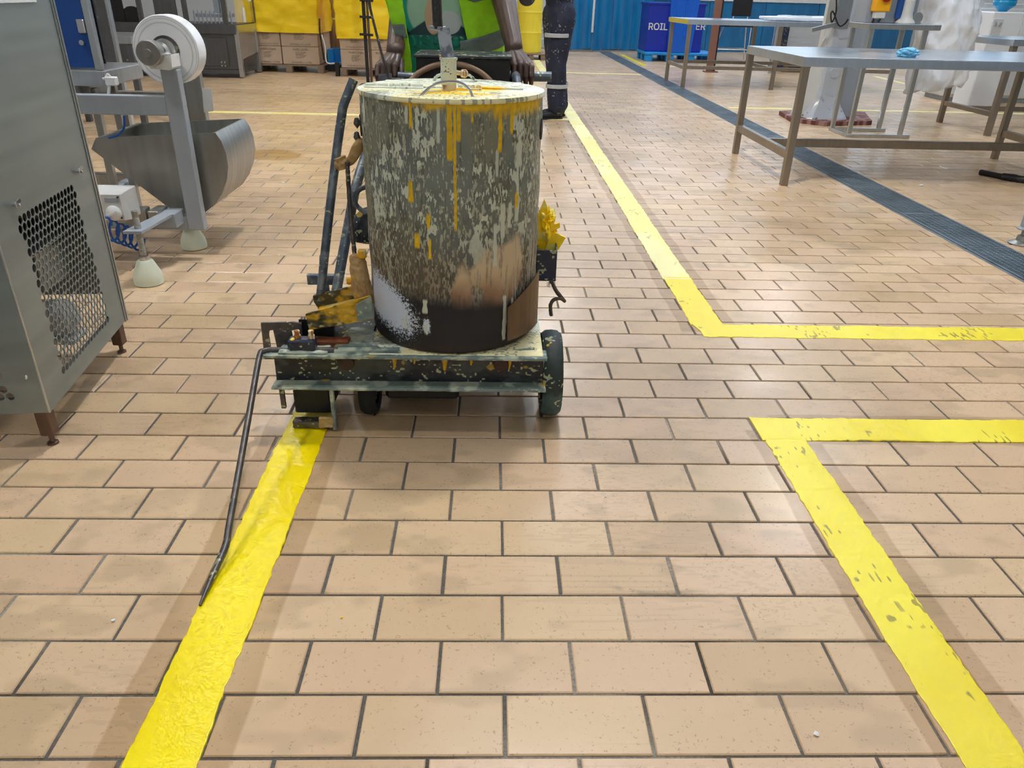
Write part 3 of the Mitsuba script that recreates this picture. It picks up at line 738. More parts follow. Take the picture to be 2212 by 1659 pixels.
post = obj('stirrer_post', cyl((px, py, lz), (px, py, lz + .05), .0195, 20), 'rust_post', mk)
obj('collar', crust(lathe([(0, .022), (.0205, .022), (.022, .03), (.021, .08), (.0215, .082), (.024, .084), (.024, .089), (0, .089)], 24, (px, py, lz)), .0008, 90, 2), 'pale_post', post)
obj('clamp_screw', crust(lathe([(0, 0), (.006, 0), (.006, .012), (.011, .014), (.011, .026), (.006, .03), (0, .03)], 12, (px + .02, py, lz + .052), (1, 0, -.1)), .003, 60, 3), 'rust_post', post)
la, lb = np.array([px + .0, py - .002, lz + .082]), at(957, 62, py)
obj('flat_lever', [bar(la, lb, .034, .008, .001, (0, -1, 0)), bar(lb, lb + [-.03, .012, .002], .034, .010, .001)], 'lever_steel', post)
lc = at(946, 62, py)
obj('grip', tube([lc, at(943, 0, py), lc + [-.008, .01, .22]], .013, 16, 4), 'grip', post)
# left: levers, links, knobs
obj('bent_lever', tube([at(691, 650, 2.22), at(709, 480, 2.28), at(727, 330, 2.33), at(738, 250, 2.35), at(743, 225, 2.355), at(764, 172, 2.37)], .0135, 16, 6), 'grimy_tube', mk)
hl = objs('handle_bar', [tube([at(722, 655, 2.30), at(752, 490, 2.42), at(778, 372, 2.5), at(850, 186, 2.78), at(888, 170, 2.86)], .0165, 16, 6), tube([at(1150, 640, 2.5), at(1128, 300, 2.62), at(1118, 190, 2.70), at(1112, 158, 2.80)], .0165, 16, 6)], 'grimy_tube', mk)
ga, gb = at(1130, 165, 2.80), at(1191, 166, 2.80)
obj('handle_grip', tube([ga - [.06, 0, 0], gb], .0165, 18), 'grimy_tube', hl)
gc, gd = at(826, 164, 2.80), at(905, 168, 2.82)
obj('handle_grip', tube([gc, gd], .0165, 18), 'grimy_tube', hl)
obj('grip_bracket', [plate([at(815, 178, 2.74), at(818, 160, 2.76), at(846, 158, 2.76), at(850, 182, 2.74)], .006), plate([at(838, 182, 2.70), at(846, 168, 2.72), at(872, 168, 2.72), at(868, 184, 2.70)], .008)], 'grimy_navy', hl)
obj('control_rod', tube([at(845, 190, 2.70), at(820, 100, 2.70), at(800, 20, 2.70), at(792, -40, 2.70)], .0042, 8), 'rod_steel', hl)
obj('pull_rod', tube([at(750, 350, 2.26), at(757, 460, 2.25), at(769, 580, 2.22), at(770, 625, 2.20)], .0065, 8, 4, lump=.004, seed=3), 'rod_steel', mk)
obj('link_crust', [tube([at(726, 356, 2.31), at(748, 352, 2.30), at(762, 340, 2.27), at(780, 300, 2.26)], [.012, .013, .016, .012], 12, 4, lump=.012, seed=5), tube([at(733, 340, 2.31), at(742, 365, 2.31)], .018, 12, 0, lump=.012, seed=9)], 'crust_beige', mk)
for y in (266, 296): obj('knob', lathe([(0, 0), (.009, .012), (.010, .016), (.006, .03), (0, .032)], 12, at(771, y, 2.26) - [0, 0, .016], (0, 0, 1)), 'rod_steel', mk)
obj('gas_pipe', tube([at(796, 402, 2.33), at(776, 410, 2.33), at(766, 428, 2.33), at(772, 446, 2.33), at(790, 460, 2.33)], .0075, 10, 6), 'grimy_tube', mk)
obj('burner_body', crust(lathe([(0, 0), (.035, .005), (.048, .04), (.04, .09), (.015, .115), (0, .12)], 20, at(792, 528, 2.36), (.05, 0.35, 1)), .003, 40, 4), 'grimy_navy', mk)
obj('outlet_column', crust(lathe([(0, 0), (.026, 0), (.030, .05), (.027, .11), (.021, .15), (.016, .155), (0, .157)], 20, at(787, 655, 2.16), (-.09, .02, 1)), .006, 50, 7, .008), 'crust_beige', mk)
obj('outlet_cap', cyl(at(783, 556, 2.15), at(782, 540, 2.15), .013, 14), 'thermo_yellow', mk)
obj('tap_nut', crust(cyl(at(750, 607, 2.19), at(770, 606, 2.19), .012, 8), .003, 60, 2), 'thermo_yellow', mk)
# chute: an open trough sloping from the tank to the left
fY, rY = 2.06, 2.21
fw = plate(P2([(660, 679), (662, 688), (668, 713), (806, 690), (798, 640), (770, 652)], fY), .010)
rw = plate(P2([(676, 640), (678, 652), (690, 668), (776, 648), (766, 618)], rY), .010)
bt = hull(P2([(668, 712), (806, 690), (806, 684), (668, 706)], fY) + P2([(690, 668), (776, 648), (776, 643), (690, 663)], rY))
ch = obj('chute', crust(fw, .0025, 60, 0, .02), 'thermo_crust', mk)
obj('chute_wall', crust(rw, .0025, 60, 1, .02), 'thermo_crust', ch)
obj('chute_floor', crust(bt, .002, 40, 3, .02), 'thermo_yellow', ch)
obj('chute_bracket', crust(plate(P2([(768, 660), (800, 642), (806, 688), (772, 694)], 2.045), .012), .002, 60, 5, .02), 'grimy_green', ch)
obj('cross_bracket', [B(*[v for p in zip(at(667, 611, 2.42), at(724, 590, 2.42)) for v in p][:2], 2.40, 2.42, at(667, 611, 2.42)[2], at(667, 590, 2.42)[2]), plate(P2([(690, 552), (700, 552), (722, 700), (686, 700)], 2.44), .01)], 'grimy_tube', mk)
obj('shoe_housing', [hull(P2([(645, 690), (720, 694), (722, 742), (648, 742)], 2.10) + P2([(650, 690), (724, 690), (724, 736), (655, 736)], 2.28))], 'box_dark', mk)
obj('screen_tray', crust(B(-0.56, -0.43, 2.05, 2.09, at(690, 752, 2.06)[2], at(690, 734, 2.06)[2], .003), .004, 90, 5, .01), 'rust', mk)
# slotted side plate
sp = Polygon([(x, z) for x, _, z in P2([(563, 698), (634, 696), (650, 700), (657, 768), (588, 776), (572, 776)], 2.06)])
for q in ([(580, 722), (582, 714), (590, 713), (603, 772), (588, 774)], [(629, 714), (637, 713), (643, 740), (634, 742)]):
    sp = sp.difference(Polygon([(x, z) for x, _, z in P2(q, 2.06)]))
obj('slotted_plate', [prism(sp, .007, (0, 2.067, 0), (1, 0, 0), (0, 0, 1)), plate([at(648, 700, 2.06), at(655, 768, 2.06), at(664, 740, 2.2), at(660, 684, 2.2)], .005, (-1, 0, 0))], 'rod_steel', mk)
# pillow block and pointer rod
z0 = .262
pb = obj('rod_clamp', crust(B(*(at(625, 760, 2.0)[0], at(684, 760, 2.0)[0]), 1.985, 2.025, z0 + .006, at(650, 731, 2.0)[2], .006), .0015, 60, 2, .01), 'navy_paint', mk)
obj('base_flange', crust(B(at(607, 770, 2.0)[0], at(712, 770, 2.0)[0], 1.978, 2.03, z0, z0 + .008, .003), .003, 60, 3, .015), 'grimy_green', pb)
for x in (643, 673):
    c = at(x, 731, 2.005)
    obj('bolt', [cyl(c - [0, 0, .004], c + [0, 0, .012], .010, 12), cyl(c + [0, 0, .008], c + [0, 0, .022], .0075, 6), cyl(c + [0, 0, .02], c + [0, 0, .026], .0085, 14)], 'rust_post', pb)
obj('square_bar', bar(at(722, 758, 2.0), at(863, 757, 2.0), .02, .016, .003), 'grimy_green', mk)
tip = fl(433, 1312)
rp = [at(730, 756, 2.0), at(640, 757, 2.0), at(588, 756, 2.0), at(570, 758, 1.99), at(560, 772, 1.965)]
k1, k2 = fl(487, 1180, .035), fl(463, 1235, .018)
m0 = np.array(rp[-1])
rp += [m0 + (k1 - m0) * f for f in (.3, .6, .9)] + [k1, k2, tip + [0, 0, .006]]
obj('pointer_rod', tube(rp, [.0085] * 9 + [.009, .008, .003], 12, 5), 'rod_steel', mk)
# marking shoe and its guard
obj('marking_shoe', crust(B(at(628, 878, 1.99)[0], at(716, 878, 1.99)[0], 1.985, 2.02, .006, .030, .003), .004, 60, 4, .012), 'rod_steel', mk)
obj('shoe_box', B(at(634, 860, 2.03)[0], at(712, 860, 2.03)[0], 2.03, 2.16, .035, .15, .004), 'box_dark', mk)
obj('shoe_crust', crust(B(at(683, 860, 1.98)[0], at(716, 860, 1.98)[0], 1.975, 1.99, .012, .05, .004), .006, 50, 8, .01), 'crust_beige', mk)
obj('shoe_plate', [B(at(714, 860, 1.99)[0], at(722, 860, 1.99)[0], 1.98, 1.998, .004, .15, .001)], 'grimy_green', mk)
obj('guard_leg', [B(at(606, 860, 1.99)[0], at(616, 860, 1.99)[0], 1.985, 1.995, at(610, 881, 1.99)[2], .15, .001)], 'rod_steel', mk)


def wheel(c, R, w, tread='tyre'):
    k = numbered(mk + '__wheel')
    pr = [(R - .035, -w / 2 + .004), (R - .012, -w / 2), (R - .002, -w / 2 + .012), (R, 0), (R - .002, w / 2 - .012), (R - .012, w / 2), (R - .035, w / 2 - .004), (R - .035, -w / 2 + .004)]
    scene[k] = mikit.ply(lathe(pr, 48, c, (1, 0, 0)), tread, smooth=35)
    obj('hub', lathe([(0, -w / 2 - .006), (.02, -w / 2 - .006), (.024, -w / 2 + .006), (R - .036, -w / 2 + .012), (R - .034, -.004), (R - .034, .004), (R - .036, w / 2 - .012), (.024, w / 2 - .006), (.02, w / 2 + .006), (0, w / 2 + .006)], 32, c, (1, 0, 0)), 'grimy_navy', k)


wheel((0.190, 2.126, .138), .138, .062)
wheel((-0.383, 2.11, .095), .095, .052, 'rubber')
wheel((-0.455, 2.30, .09), .09, .04, 'rubber')
wheel((0.135, 2.86, .11), .11, .05, 'rubber')
wheel((-0.40, 2.86, .11), .11, .05, 'rubber')
obj('axle', [cyl((0.10, 2.126, .138), (0.165, 2.126, .138), .012), cyl((-0.42, 2.86, .11), (0.15, 2.86, .11), .012), B(-0.41, -0.335, 2.15, 2.19, .165, .2), plate([(-0.407, 2.15, .17), (-0.407, 2.19, .17), (-0.407, 2.18, .08), (-0.407, 2.16, .08)], .004, (1, 0, 0)), plate([(-0.341, 2.15, .17), (-0.341, 2.19, .17), (-0.341, 2.18, .08), (-0.341, 2.16, .08)], .004, (1, 0, 0))], 'grimy_navy', mk)
# tool box and hand wheel behind the tank
q0, q1 = at(898, 118, 2.62), at(1102, 123, 2.62)
bxk = obj('rear_box', B(q0[0], q1[0], 2.62, 2.82, .70, q0[2] - .006, .004), 'box_dark', mk)
obj('box_lid', B(q0[0] - .006, q1[0] + .006, 2.605, 2.84, q0[2] - .008, q0[2] + .002, .002), 'grimy_navy', bxk)
objs('box_foot', [bar((q0[0] + .03, 2.7, .24), (q0[0] + .03, 2.7, .71), .04, .04), bar((q1[0] - .03, 2.7, .24), (q1[0] - .03, 2.7, .71), .04, .04)], 'grimy_navy', bxk)
wc = at(973, 140, 2.56); a = np.linspace(0, 2 * math.pi, 61)
obj('hand_wheel', [tube(np.stack([wc[0] + .155 * np.cos(a), wc[1] + .05 * np.sin(a), wc[2] - .115 + .115 * np.sin(a)], 1), .0095, 12), bar((wc[0] - .15, 2.56, wc[2] - .115), (wc[0] + .15, 2.56, wc[2] - .115), .02, .01), cyl((wc[0], 2.56, wc[2] - .115), (wc[0], 2.62, wc[2] - .115), .012)], 'rusty_tube', mk)
# pocket on the right
pa, pb_ = at(1158, 607, 2.36), at(1204, 541, 2.36)
x0, x1, za, zb = pa[0], pb_[0], pa[2], pb_[2]
obj('side_pocket', [B(x0, x1, 2.36, 2.365, za, zb), B(x0, x1, 2.52, 2.525, za, zb), B(x0, x0 + .005, 2.36, 2.525, za, zb), B(x1 - .005, x1, 2.36, 2.525, za, zb + .012), B(x0, x1, 2.36, 2.525, za, za + .005), bar((x0 - .06, 2.44, za + .03), (x0 + .002, 2.44, za + .03), .03, .03)], 'navy_paint', mk)

# yellow rag stuffed in the pocket, frayed rope below it
def rag_mesh(c, rx, ry, rz, seed, sub=5, amp=.45, f=1.8):
    m = trimesh.creation.icosphere(subdivisions=sub)
    v = np.array(m.vertices)
    n1 = np.abs(meshkit.fbm(v * f + seed, 4, seed) - .5) * 2
    n2 = meshkit.noise(v * f * .8 + 9.3, seed + 2)
    v = v * (1 + amp * (n2 - .5) * 1.6 - amp * .9 * (1 - n1) ** 3)[:, None]
    m.vertices = v * [rx, ry, rz] + c
    return m


cR = (np.array([x0, 2.44, zb]) + [x1, 2.44, zb]) / 2
ragm = rag_mesh(cR + [.004, 0, .072], .034, .06, .062, 5)
tag('yellow_rag', [ragm, plate(P2([(1160, 470), (1176, 432), (1178, 452), (1196, 478), (1204, 500), (1180, 540), (1160, 540)], 2.42), .012), plate(P2([(1178, 545), (1186, 512), (1200, 503), (1222, 514), (1206, 540)], 2.40), .014), plate(P2([(1186, 488), (1209, 482), (1210, 492), (1190, 500)], 2.41), .01)], 'rag', 'crumpled bright yellow plastic rag stuffed in the navy pocket beside the tank', 'rag', smooth=25)
rope = [at(1190, 606, 2.40), at(1196, 618, 2.40), at(1204, 632, 2.39), at(1220, 651, 2.39), at(1210, 645, 2.38), at(1196, 648, 2.37), at(1189, 660, 2.37), at(1191, 682, 2.37)]
tag('frayed_rope', [tube(rope, [.005, .006, .0065, .005, .005, .006, .006, .0055], 10, 6, lump=.0035, seed=4)] + [tube([at(1190, 606, 2.40), at(1190 + dx, 614 + dy, 2.40)], .0009, 5) for dx, dy in ((-9, 3), (-7, 6), (-4, 7), (-10, -1))], 'stringy', 'frayed brown rope end hanging under the navy pocket', 'rope')

# ------------------------------------------------------------------ perforated cabinet on the left
cb = thing('steel_cabinet', 'tall stainless steel machine cabinet with a perforated side panel, standing at the left edge', 'machine cabinet')
A_, D_ = np.array([-1.262, 1.875, 0.0]), np.array([-1.345, 2.565, 0.0])      # near and far lower corners of the right face
cz0, cz1 = .118, 1.62
U = (D_ - A_) / np.linalg.norm(D_ - A_); CL = float(np.linalg.norm(D_ - A_)); N = np.array([U[1], -U[0], 0])   # N points right
FL = np.array([-1.0, -0.085, 0.0]); FL /= np.linalg.norm(FL)                # along the front face to the left


def face_uv(x, y):            # photo point on the right face -> (u, z)
    d = ray(x, y); t = np.dot(A_ - EYE, N) / np.dot(d, N); p = EYE + d * t
    return float(np.dot(p - A_, U)), float(p[2])


pt = Polygon([(0.0, cz0), (CL, cz0), (CL, cz1), (0, cz1)])
quad = [face_uv(*q) for q in ((38, 475), (157, 405), (232, 690), (133, 800))]
qp = Polygon(quad)
u0, v0, u1, v1 = qp.bounds
rad, pit = .0119, .0262
holes = []
row = 0
z = v1 + .02
while z > v0 - .02:
    u = u0 - .03 + (pit / 2 if row % 2 else 0)
    while u < u1 + .03:
        if qp.buffer(.004).contains(Point(u, z)): holes.append(Point(u, z).buffer(rad, 5))
        u += pit
    z -= pit * .866; row += 1
pt = pt.difference(unary_union(holes))
panel = obj('side_panel', prism(pt, .003, A_, U, (0, 0, 1)), 'cabinet_steel', cb, smooth=20)
for (x, y) in ((25, 443), (163, 371)):
    u, z = face_uv(x, y); c = A_ + U * u + [0, 0, z]
    obj('wing_bolt', [cyl(c, c + N * .022, .004, 10), bar(c + N * .012 - U * .004 - [0, 0, .004], c + N * .018 - U * .018 + [0, 0, .010], .004, .010), bar(c + N * .012 + U * .004 + [0, 0, .004], c + N * .018 + U * .016 + [0, 0, .012], .004, .010)], 'chrome', cb)
u, z = face_uv(55, 815); c = A_ + U * u + [0, 0, z]
obj('rivet', cyl(c, c + N * .003, .006, 12), 'chrome', cb)
u, z = face_uv(0, 0)
obj('cover_strip', prism(sbox(-.02, face_uv(10, 6)[1], face_uv(74, 8)[0], cz1 - .02), .004, A_ + N * .004, U, (0, 0, 1)), 'white', cb, label='pale blue-white cover plate at the top')
obj('corner_trim', [bar(A_ + [0, 0, cz0] + N * .002, A_ + [0, 0, cz1] + N * .002, .006, .006), bar(D_ + [0, 0, cz0 - .004] + N * .004, D_ + [0, 0, cz1] + N * .004, .012, .008), bar(D_ - U * .014 + [0, 0, cz0 - .004] + N * .005, D_ - U * .014 + [0, 0, cz1] + N * .005, .005, .005)], 'steel', cb)
Wf = .72
fp = sbox(0, cz0, Wf, cz1)
fh = []
fq = Polygon([(.085, cz0 + .05), (.105, .30), (.30, .30), (.30, cz0 + .05)])
for i in range(14):
    for j in range(12):
        q = Point(.09 + i * .0262 + (.0131 if j % 2 else 0), cz0 + .055 + j * .0227)
        if fq.contains(q): fh.append(q.buffer(.0117, 5))
fp = fp.difference(unary_union(fh))
obj('front_panel', prism(fp, .003, A_, FL, (0, 0, 1)), 'cabinet_steel', cb, smooth=20)
E1, E2 = A_ + FL * Wf, D_ + FL * Wf
obj('rear_panel', plate([D_ + [0, 0, cz0 + .10], E2 + [0, 0, cz0 + .10], E2 + [0, 0, cz1], D_ + [0, 0, cz1]], .003), 'dark_steel', cb)
obj('left_panel', plate([E1 + [0, 0, cz0], E2 + [0, 0, cz0], E2 + [0, 0, cz1], E1 + [0, 0, cz1]], .003, (1, 0, 0)), 'dark_steel', cb)
obj('top_panel', plate([A_ + [0, 0, cz1], D_ + [0, 0, cz1], E2 + [0, 0, cz1], E1 + [0, 0, cz1]], .003, (0, 0, 1)), 'cabinet_steel', cb)
obj('bottom_rail', [bar(A_ - N * .02 + U * .02 + [0, 0, cz0 + .02], D_ - N * .02 - U * .02 + [0, 0, cz0 + .02], .03, .03), bar(E1 + N * .03 + [0, .02, cz0 + .02], E2 + N * .03 + [0, -.02, cz0 + .02], .03, .03), bar(A_ + FL * .03 + [0, .02, cz0 + .02], E1 - FL * .03 + [0, .02, cz0 + .02], .03, .03)], 'dark_steel', cb)
obj('inner_shelf', plate([A_ + FL * .04 + U * .05 + [0, 0, .50], D_ + FL * .04 - U * .05 + [0, 0, .50], E2 - FL * .05 + [0, 0, .50], E1 - FL * .05 + [0, 0, .50]], .004, (0, 0, 1)), 'dark_steel', cb)
mc = A_ + U * .42 + FL * .24
obj('inner_motor', [lathe([(0, 0), (.05, 0), (.06, .01), (.06, .16), (.05, .18), (.02, .18), (.02, .2), (0, .2)], 24, mc + [0, 0, .24], (1, .1, 0)), B(mc[0] - .02, mc[0] + .2, mc[1] - .05, mc[1] + .05, .17, .185)], 'offwhite', cb)
obj('inner_pump', [lathe([(0, 0), (.04, 0), (.045, .01), (.045, .1), (0, .11)], 20, A_ + U * .2 + FL * .16 + [0, 0, .38], (0, .2, 1)), B(*(A_ + FL * .3)[:1], (A_ + FL * .12)[0], 2.2, 2.4, .36, .48)], 'dark_steel', cb)
for i, (uu, ff, zz) in enumerate(((.15, .10, .47), (.3, .12, .45), (.42, .09, .44))):
    c = A_ + U * uu + FL * ff
    obj('air_hose', tube([c + [0, 0, zz + .05], c + U * .06 + [0, 0, zz], c + U * .14 + FL * .05 + [0, 0, zz - .05], c + U * .2 + FL * .1 + [0, 0, zz - .01], c + U * .26 + [0, 0, zz + .03]], .006, 8, 6), 'blue_hose', cb)
for q in ((96, 975), (270, 778)):
    pass
for nm, base in (('leg', A_ + U * .028 - N * .028), ('leg', D_ - U * .03 - N * .028), ('leg', E1 + U * .028 + N * .03), ('leg', E2 - U * .03 + N * .03)):
    lg = obj(nm, B(base[0] - .019, base[0] + .019, base[1] - .019, base[1] + .019, .034, cz0 + .04, .003), 'brown_steel', cb)
    obj('foot_bolt', [cyl(base + [0, 0, .006], base + [0, 0, .036], .007, 10), lathe([(0, 0), (.016, 0), (.015, .006), (.007, .01), (0, .01)], 16, base)], 'brown_steel', lg)

# ------------------------------------------------------------------ film unwinder behind the cabinet
fu = thing('film_unwinder', 'grey painted film unwinder frame with a steel trough and two pale cone feet', 'packing machine frame')
fy = 3.60
X0 = at(345, 150, fy)[0]; X1 = at(380, 150, fy)[0]
pz1 = at(345, 150, fy)[2]; rz0, rz1 = at(345, 250, fy)[2], at(345, 208, fy)[2]
lz0, lz1 = at(400, 497, fy)[2], at(400, 470, fy)[2]
obj('post', B(X0, X0 + .075, fy, fy + .05, lz0, pz1, .003), 'grey_paint', fu)
obj('upper_rail', B(-2.75, X0, fy, fy + .05, rz0, rz1, .003), 'grey_paint', fu)
obj('lower_rail', B(-2.0, X0, fy, fy + .05, lz0, lz1 + .006, .003), 'grey_paint', fu)
fyr = 4.42
xr = at(393, 200, fyr)[0]
obj('post', B(xr, xr + .11, fyr, fyr + .05, .15, at(400, 175, fyr)[2] + .06, .003), 'dark_steel', fu)
obj('upper_rail', B(-2.75, xr, fyr, fyr + .05, at(300, 228, fyr)[2], at(300, 198, fyr)[2], .003), 'dark_steel', fu)
obj('lower_rail', B(-2.75, xr, fyr, fyr + .05, .17, .24, .003), 'dark_steel', fu)
objs('cross_rail', [B(X0 - .65, X0 - .60, fy + .05, fyr, rz0 + .005, rz1 - .005, .003), B(X0 - .65, X0 - .60, fy + .05, fyr, lz0, lz1, .003)], 'grey_paint', fu)
obj('film_sheet', plate([at(436, 190, fyr), at(457, 192, fyr), at(461, 240, fyr), at(440, 243, fyr)], .003), 'offwhite', fu, label='small clear-white film end')
# trough: bulging profile drawn out to the back
def xz(q, Y): p = at(*q, Y); return (p[0], p[2])
ty0, ty1 = 3.70, 4.16
pro = [xz(q, ty0) for q in ((197, 322), (207, 298), (465, 287), (478, 305), (488, 330), (493, 360), (490, 390), (480, 418), (464, 443), (440, 461), (412, 470), (385, 464))]
pp = Polygon(pro)
inner = pp.buffer(-.006)
top = sbox(-3, max(z for _, z in pro) - .012, 0, 3)
ringp = pp.difference(unary_union([inner, sbox(pro[1][0] + .02, pro[1][1] - .05, pro[2][0] - .012, 3).intersection(Polygon([(pro[1][0] + .01, pro[1][1] - .012), (pro[2][0] - .01, pro[2][1] - .012), (pro[2][0] - .01, 3), (pro[1][0] + .01, 3)]))]))
tr_ = obj('trough', [prism(ringp, ty1 - ty0, (0, ty1, 0), (1, 0, 0), (0, 0, 1)), prism(pp, .005, (0, ty0 + .005, 0), (1, 0, 0), (0, 0, 1)), prism(pp, .005, (0, ty1, 0), (1, 0, 0), (0, 0, 1))], 'dark_steel', fu, smooth=30)
obj('trough_hinge', [bar(at(386, 330, 3.685), at(408, 425, 3.685), .012, .012)] + [cyl(at(386 + 2.2 * i, 330 + 9.5 * i, 3.675), at(387.5 + 2.2 * i, 336 + 9.5 * i, 3.675), .008, 8) for i in range(10)], 'dark_steel', tr_)
# feet
for (q, nm) in (((311, 622), 0), ((411, 543), 1)):
    b = fl(*q) + [0, .062, 0]
    ft = obj('cone_foot', lathe([(0, 0), (.058, 0), (.064, .004), (.064, .03), (.060, .05), (.036, .105), (.03, .112), (0, .113)], 40, b), 'nylon', fu)
    top = .335 if nm == 0 else lz0 + .01
    obj('threaded_stem', [cyl(b + [0, 0, .11], b + [0, 0, top], .0135, 14)] + [lathe([(.0135, 0), (.0148, .002), (.0135, .004)], 14, b + [0, 0, z]) for z in np.arange(.15, top - .03, .006)], 'dark_steel', ft)
    obj('nut', lathe([(0, 0), (.023, 0), (.025, .003), (.025, .019), (.023, .022), (0, .022)], 6, b + [0, 0, .112]), 'chrome', ft)
b = fl(311, 622) + [0, .062, 0]
obj('foot_plate', [plate([(b[0] - .045, b[1] - .05, .256), (b[0] + .035, b[1] - .05, .256), (b[0] + .06, b[1] + .30, .256), (b[0] - .0, b[1] + .30, .256)], .012, (0, 0, -1)), B(b[0] - .02, b[0] + .07, b[1] + .24, fy + .02, .19, .257, .002)], 'grey_paint', fu)
obj('spindle_block', [plate([at(322, 134, fy - .04), at(324, 148, fy - .04), at(366, 152, fy - .04), at(372, 146, fy - .04), at(368, 118, fy - .04), at(350, 120, fy - .04)], .10)], 'white', fu)
# roll of film with its core and spindle
rc = at(358, 109, 3.70); RO = .146
rl = thing('film_roll', 'large roll of white packing film on a steel spindle', 'film roll')
obj('wound_film', lathe([(.062, 0), (RO - .004, 0), (RO, .003), (RO, .097), (RO - .004, .10), (.062, .10), (.062, 0)], 96, rc, (0, 1, 0)), 'film_white', rl, smooth=25)
obj('core', lathe([(.05, -.004), (.062, -.004), (.062, .104), (.05, .104), (.05, -.004)], 48, rc, (0, 1, 0)), 'rod_steel', rl)
obj('spindle', [lathe([(0, -.13), (.022, -.13), (.03, -.128), (.03, -.075), (.042, -.07), (.042, -.045), (.03, -.04), (.03, -.02), (.05, -.015), (.05, .12), (0, .12)], 40, rc, (0, 1, 0))], 'chrome', rl)
obj('end_cap', lathe([(0, -.195), (.016, -.195), (.018, -.19), (.018, -.186), (.048, -.186), (.052, -.182), (.052, -.135), (.048, -.13), (0, -.13)], 40, rc + [-.004, 0, 0], (0, 1, 0)), 'dark_steel', rl)
# switch box on the lower rail and its coiled air hose
sb = thing('isolator_box', 'pale grey isolator switch box with a round dial above the near cone foot', 'switch box')
s0, s1 = at(212, 478, 3.36), at(262, 408, 3.36)
Yb = 3.50
sx0, sx1, sz0, sz1 = s0[0] - .03, at(263, 440, 3.36)[0], at(250, 478, 3.36)[2], at(250, 420, 3.36)[2]
obj('housing', hull(np.vstack([B(sx0, sx1, 3.36, 3.37, sz0 + .004, sz1, .003).vertices, B(sx0 - .004, sx1 + .012, 3.40, 3.50, sz0 - .002, sz1 + .010, .004).vertices])), 'offwhite', sb)
dcn = at(246, 460, 3.355)
obj('dial', [lathe([(0, .016), (.012, .016), (.027, .012), (.034, .006), (.034, -.004), (0, -.004)], 32, dcn, (0, -1, 0)), bar(dcn + [-.025, -.018, -.012], dcn + [.025, -.018, .012], .006, .012)], 'white', sb)
obj('name_plate', B(dcn[0] - .03, dcn[0] + .03, 3.356, 3.36, sz1 - .035, sz1 - .015, .0005), 'grey_paint', sb)
obj('cover_screw', [cyl((x, 3.354, z), (x, 3.362, z), .004, 8) for x in (sx1 - .012,) for z in (sz0 + .016, sz1 - .012)], 'black', sb)
B_ = B(-2.0, sx1 + .03, 3.50, 3.56, sz0 - .05, sz0 + .02, .003)
obj('carrier_rail', [B_, B(-1.62, -1.57, 3.5, 3.62, sz0 - .05, sz0 + .01, .003)], 'dark_steel', fu)
hx = []
for i in range(90):
    t = i / 89
    a = t * 5 * 2 * math.pi
    c = at(228, 492, 3.30) * (1 - t) + at(300, 520, 3.75) * t
    hx.append(c + np.array([.03 * math.cos(a) * .4, .0, 0]) + np.array([0, .035 * math.cos(a), .05 * math.sin(a)]))
tag('coiled_hose', tube(hx, .0055, 8), 'blue_hose', 'coiled bright blue air hose below the isolator switch box', 'hose')
tag('air_line', tube([at(268, 250, 3.66), at(268, 275, 3.66), at(258, 290, 3.67), at(240, 297, 3.69), at(225, 299, 3.75)], .005, 8, 6), 'blue_hose', 'thin blue air line hanging from the grey rail into the steel trough', 'hose')
tag('white_connector', [B(at(226, 170, 3.66)[0], at(249, 170, 3.66)[0], 3.655, 3.69, at(230, 185, 3.66)[2], at(230, 166, 3.66)[2], .004), tube([at(228, 168, 3.67), at(233, 160, 3.67), at(238, 166, 3.67)], .005, 8, 4), tube([at(222, 170, 3.67), at(230, 170, 3.67)], .006, 8), tube([at(236, 185, 3.67), at(234, 212, 3.66)], .007, 8)], 'white', 'small white plastic hose connector standing on the grey rail', 'connector')

# blue-screened packing machine left of the roll
bm_ = thing('packing_machine', 'packing machine with a blue see-through guard and grey steel frame behind the cabinet', 'packing machine')
gy = 3.95
g = lambda x, y: at(x, y, gy)
p0, p1 = g(208, 150), g(183, 0)
zb, zt = g(200, 150)[2], 1.75
gx1 = g(206, 150)[0]; gx0 = gx1 - .95
obj('base_frame', [B(gx0, gx1 + .045, gy - .02, gy + .03, zb - .075, zb - .005, .003), B(gx1, gx1 + .045, gy - .02, gy + .42, zb - .075, zb - .005, .003), B(gx0, gx1, gy + .37, gy + .42, zb - .075, zb - .005, .003), B(gx0, gx1 + .04, gy, gy + .42, zb - .008, zb, .001)], 'steel', bm_)
obj('guard_post', B(gx1 + .008, gx1 + .04, gy - .02, gy + .015, zb, zt, .002), 'steel', bm_)
obj('guard_sheet', B(gx0, gx1 + .004, gy - .012, gy - .006, zb + .008, zt, .001), 'blue_acrylic', bm_)
obj('inner_works', [B(gx0 + .1, gx1 - .16, gy + .2, gy + .5, zb, zb + .22, .01), B(gx0 + .2, gx1 - .20, gy + .25, gy + .45, zb + .22, zb + .45, .01), cyl((gx1 - .3, gy + .15, zb + .3), (gx1 - .1, gy + .15, zb + .3), .03), B(gx0, gx1 - .1, gy + .33, gy + .34, zb, zt, .002)], 'black', bm_)
obj('guard_latch', [B(gx1 - .03, gx1 + .006, gy - .03, gy - .012, zb + .16, zb + .22, .004), cyl((gx1 - .02, gy - .04, zb + .12), (gx1 - .02, gy - .02, zb + .12), .012)], 'chrome', bm_)
obj('body', [B(gx0, gx1 - .1, gy + .1, gy + .40, zb - .14, zb - .07, .004)], 'dark_steel', bm_)
objs('leg', [B(x, x + .035, y, y + .035, 0, zb - .1, .002) for x in (gx0 + .02, gx1 - .12) for y in (gy + .12, gy + .34)], 'dark_steel', bm_)

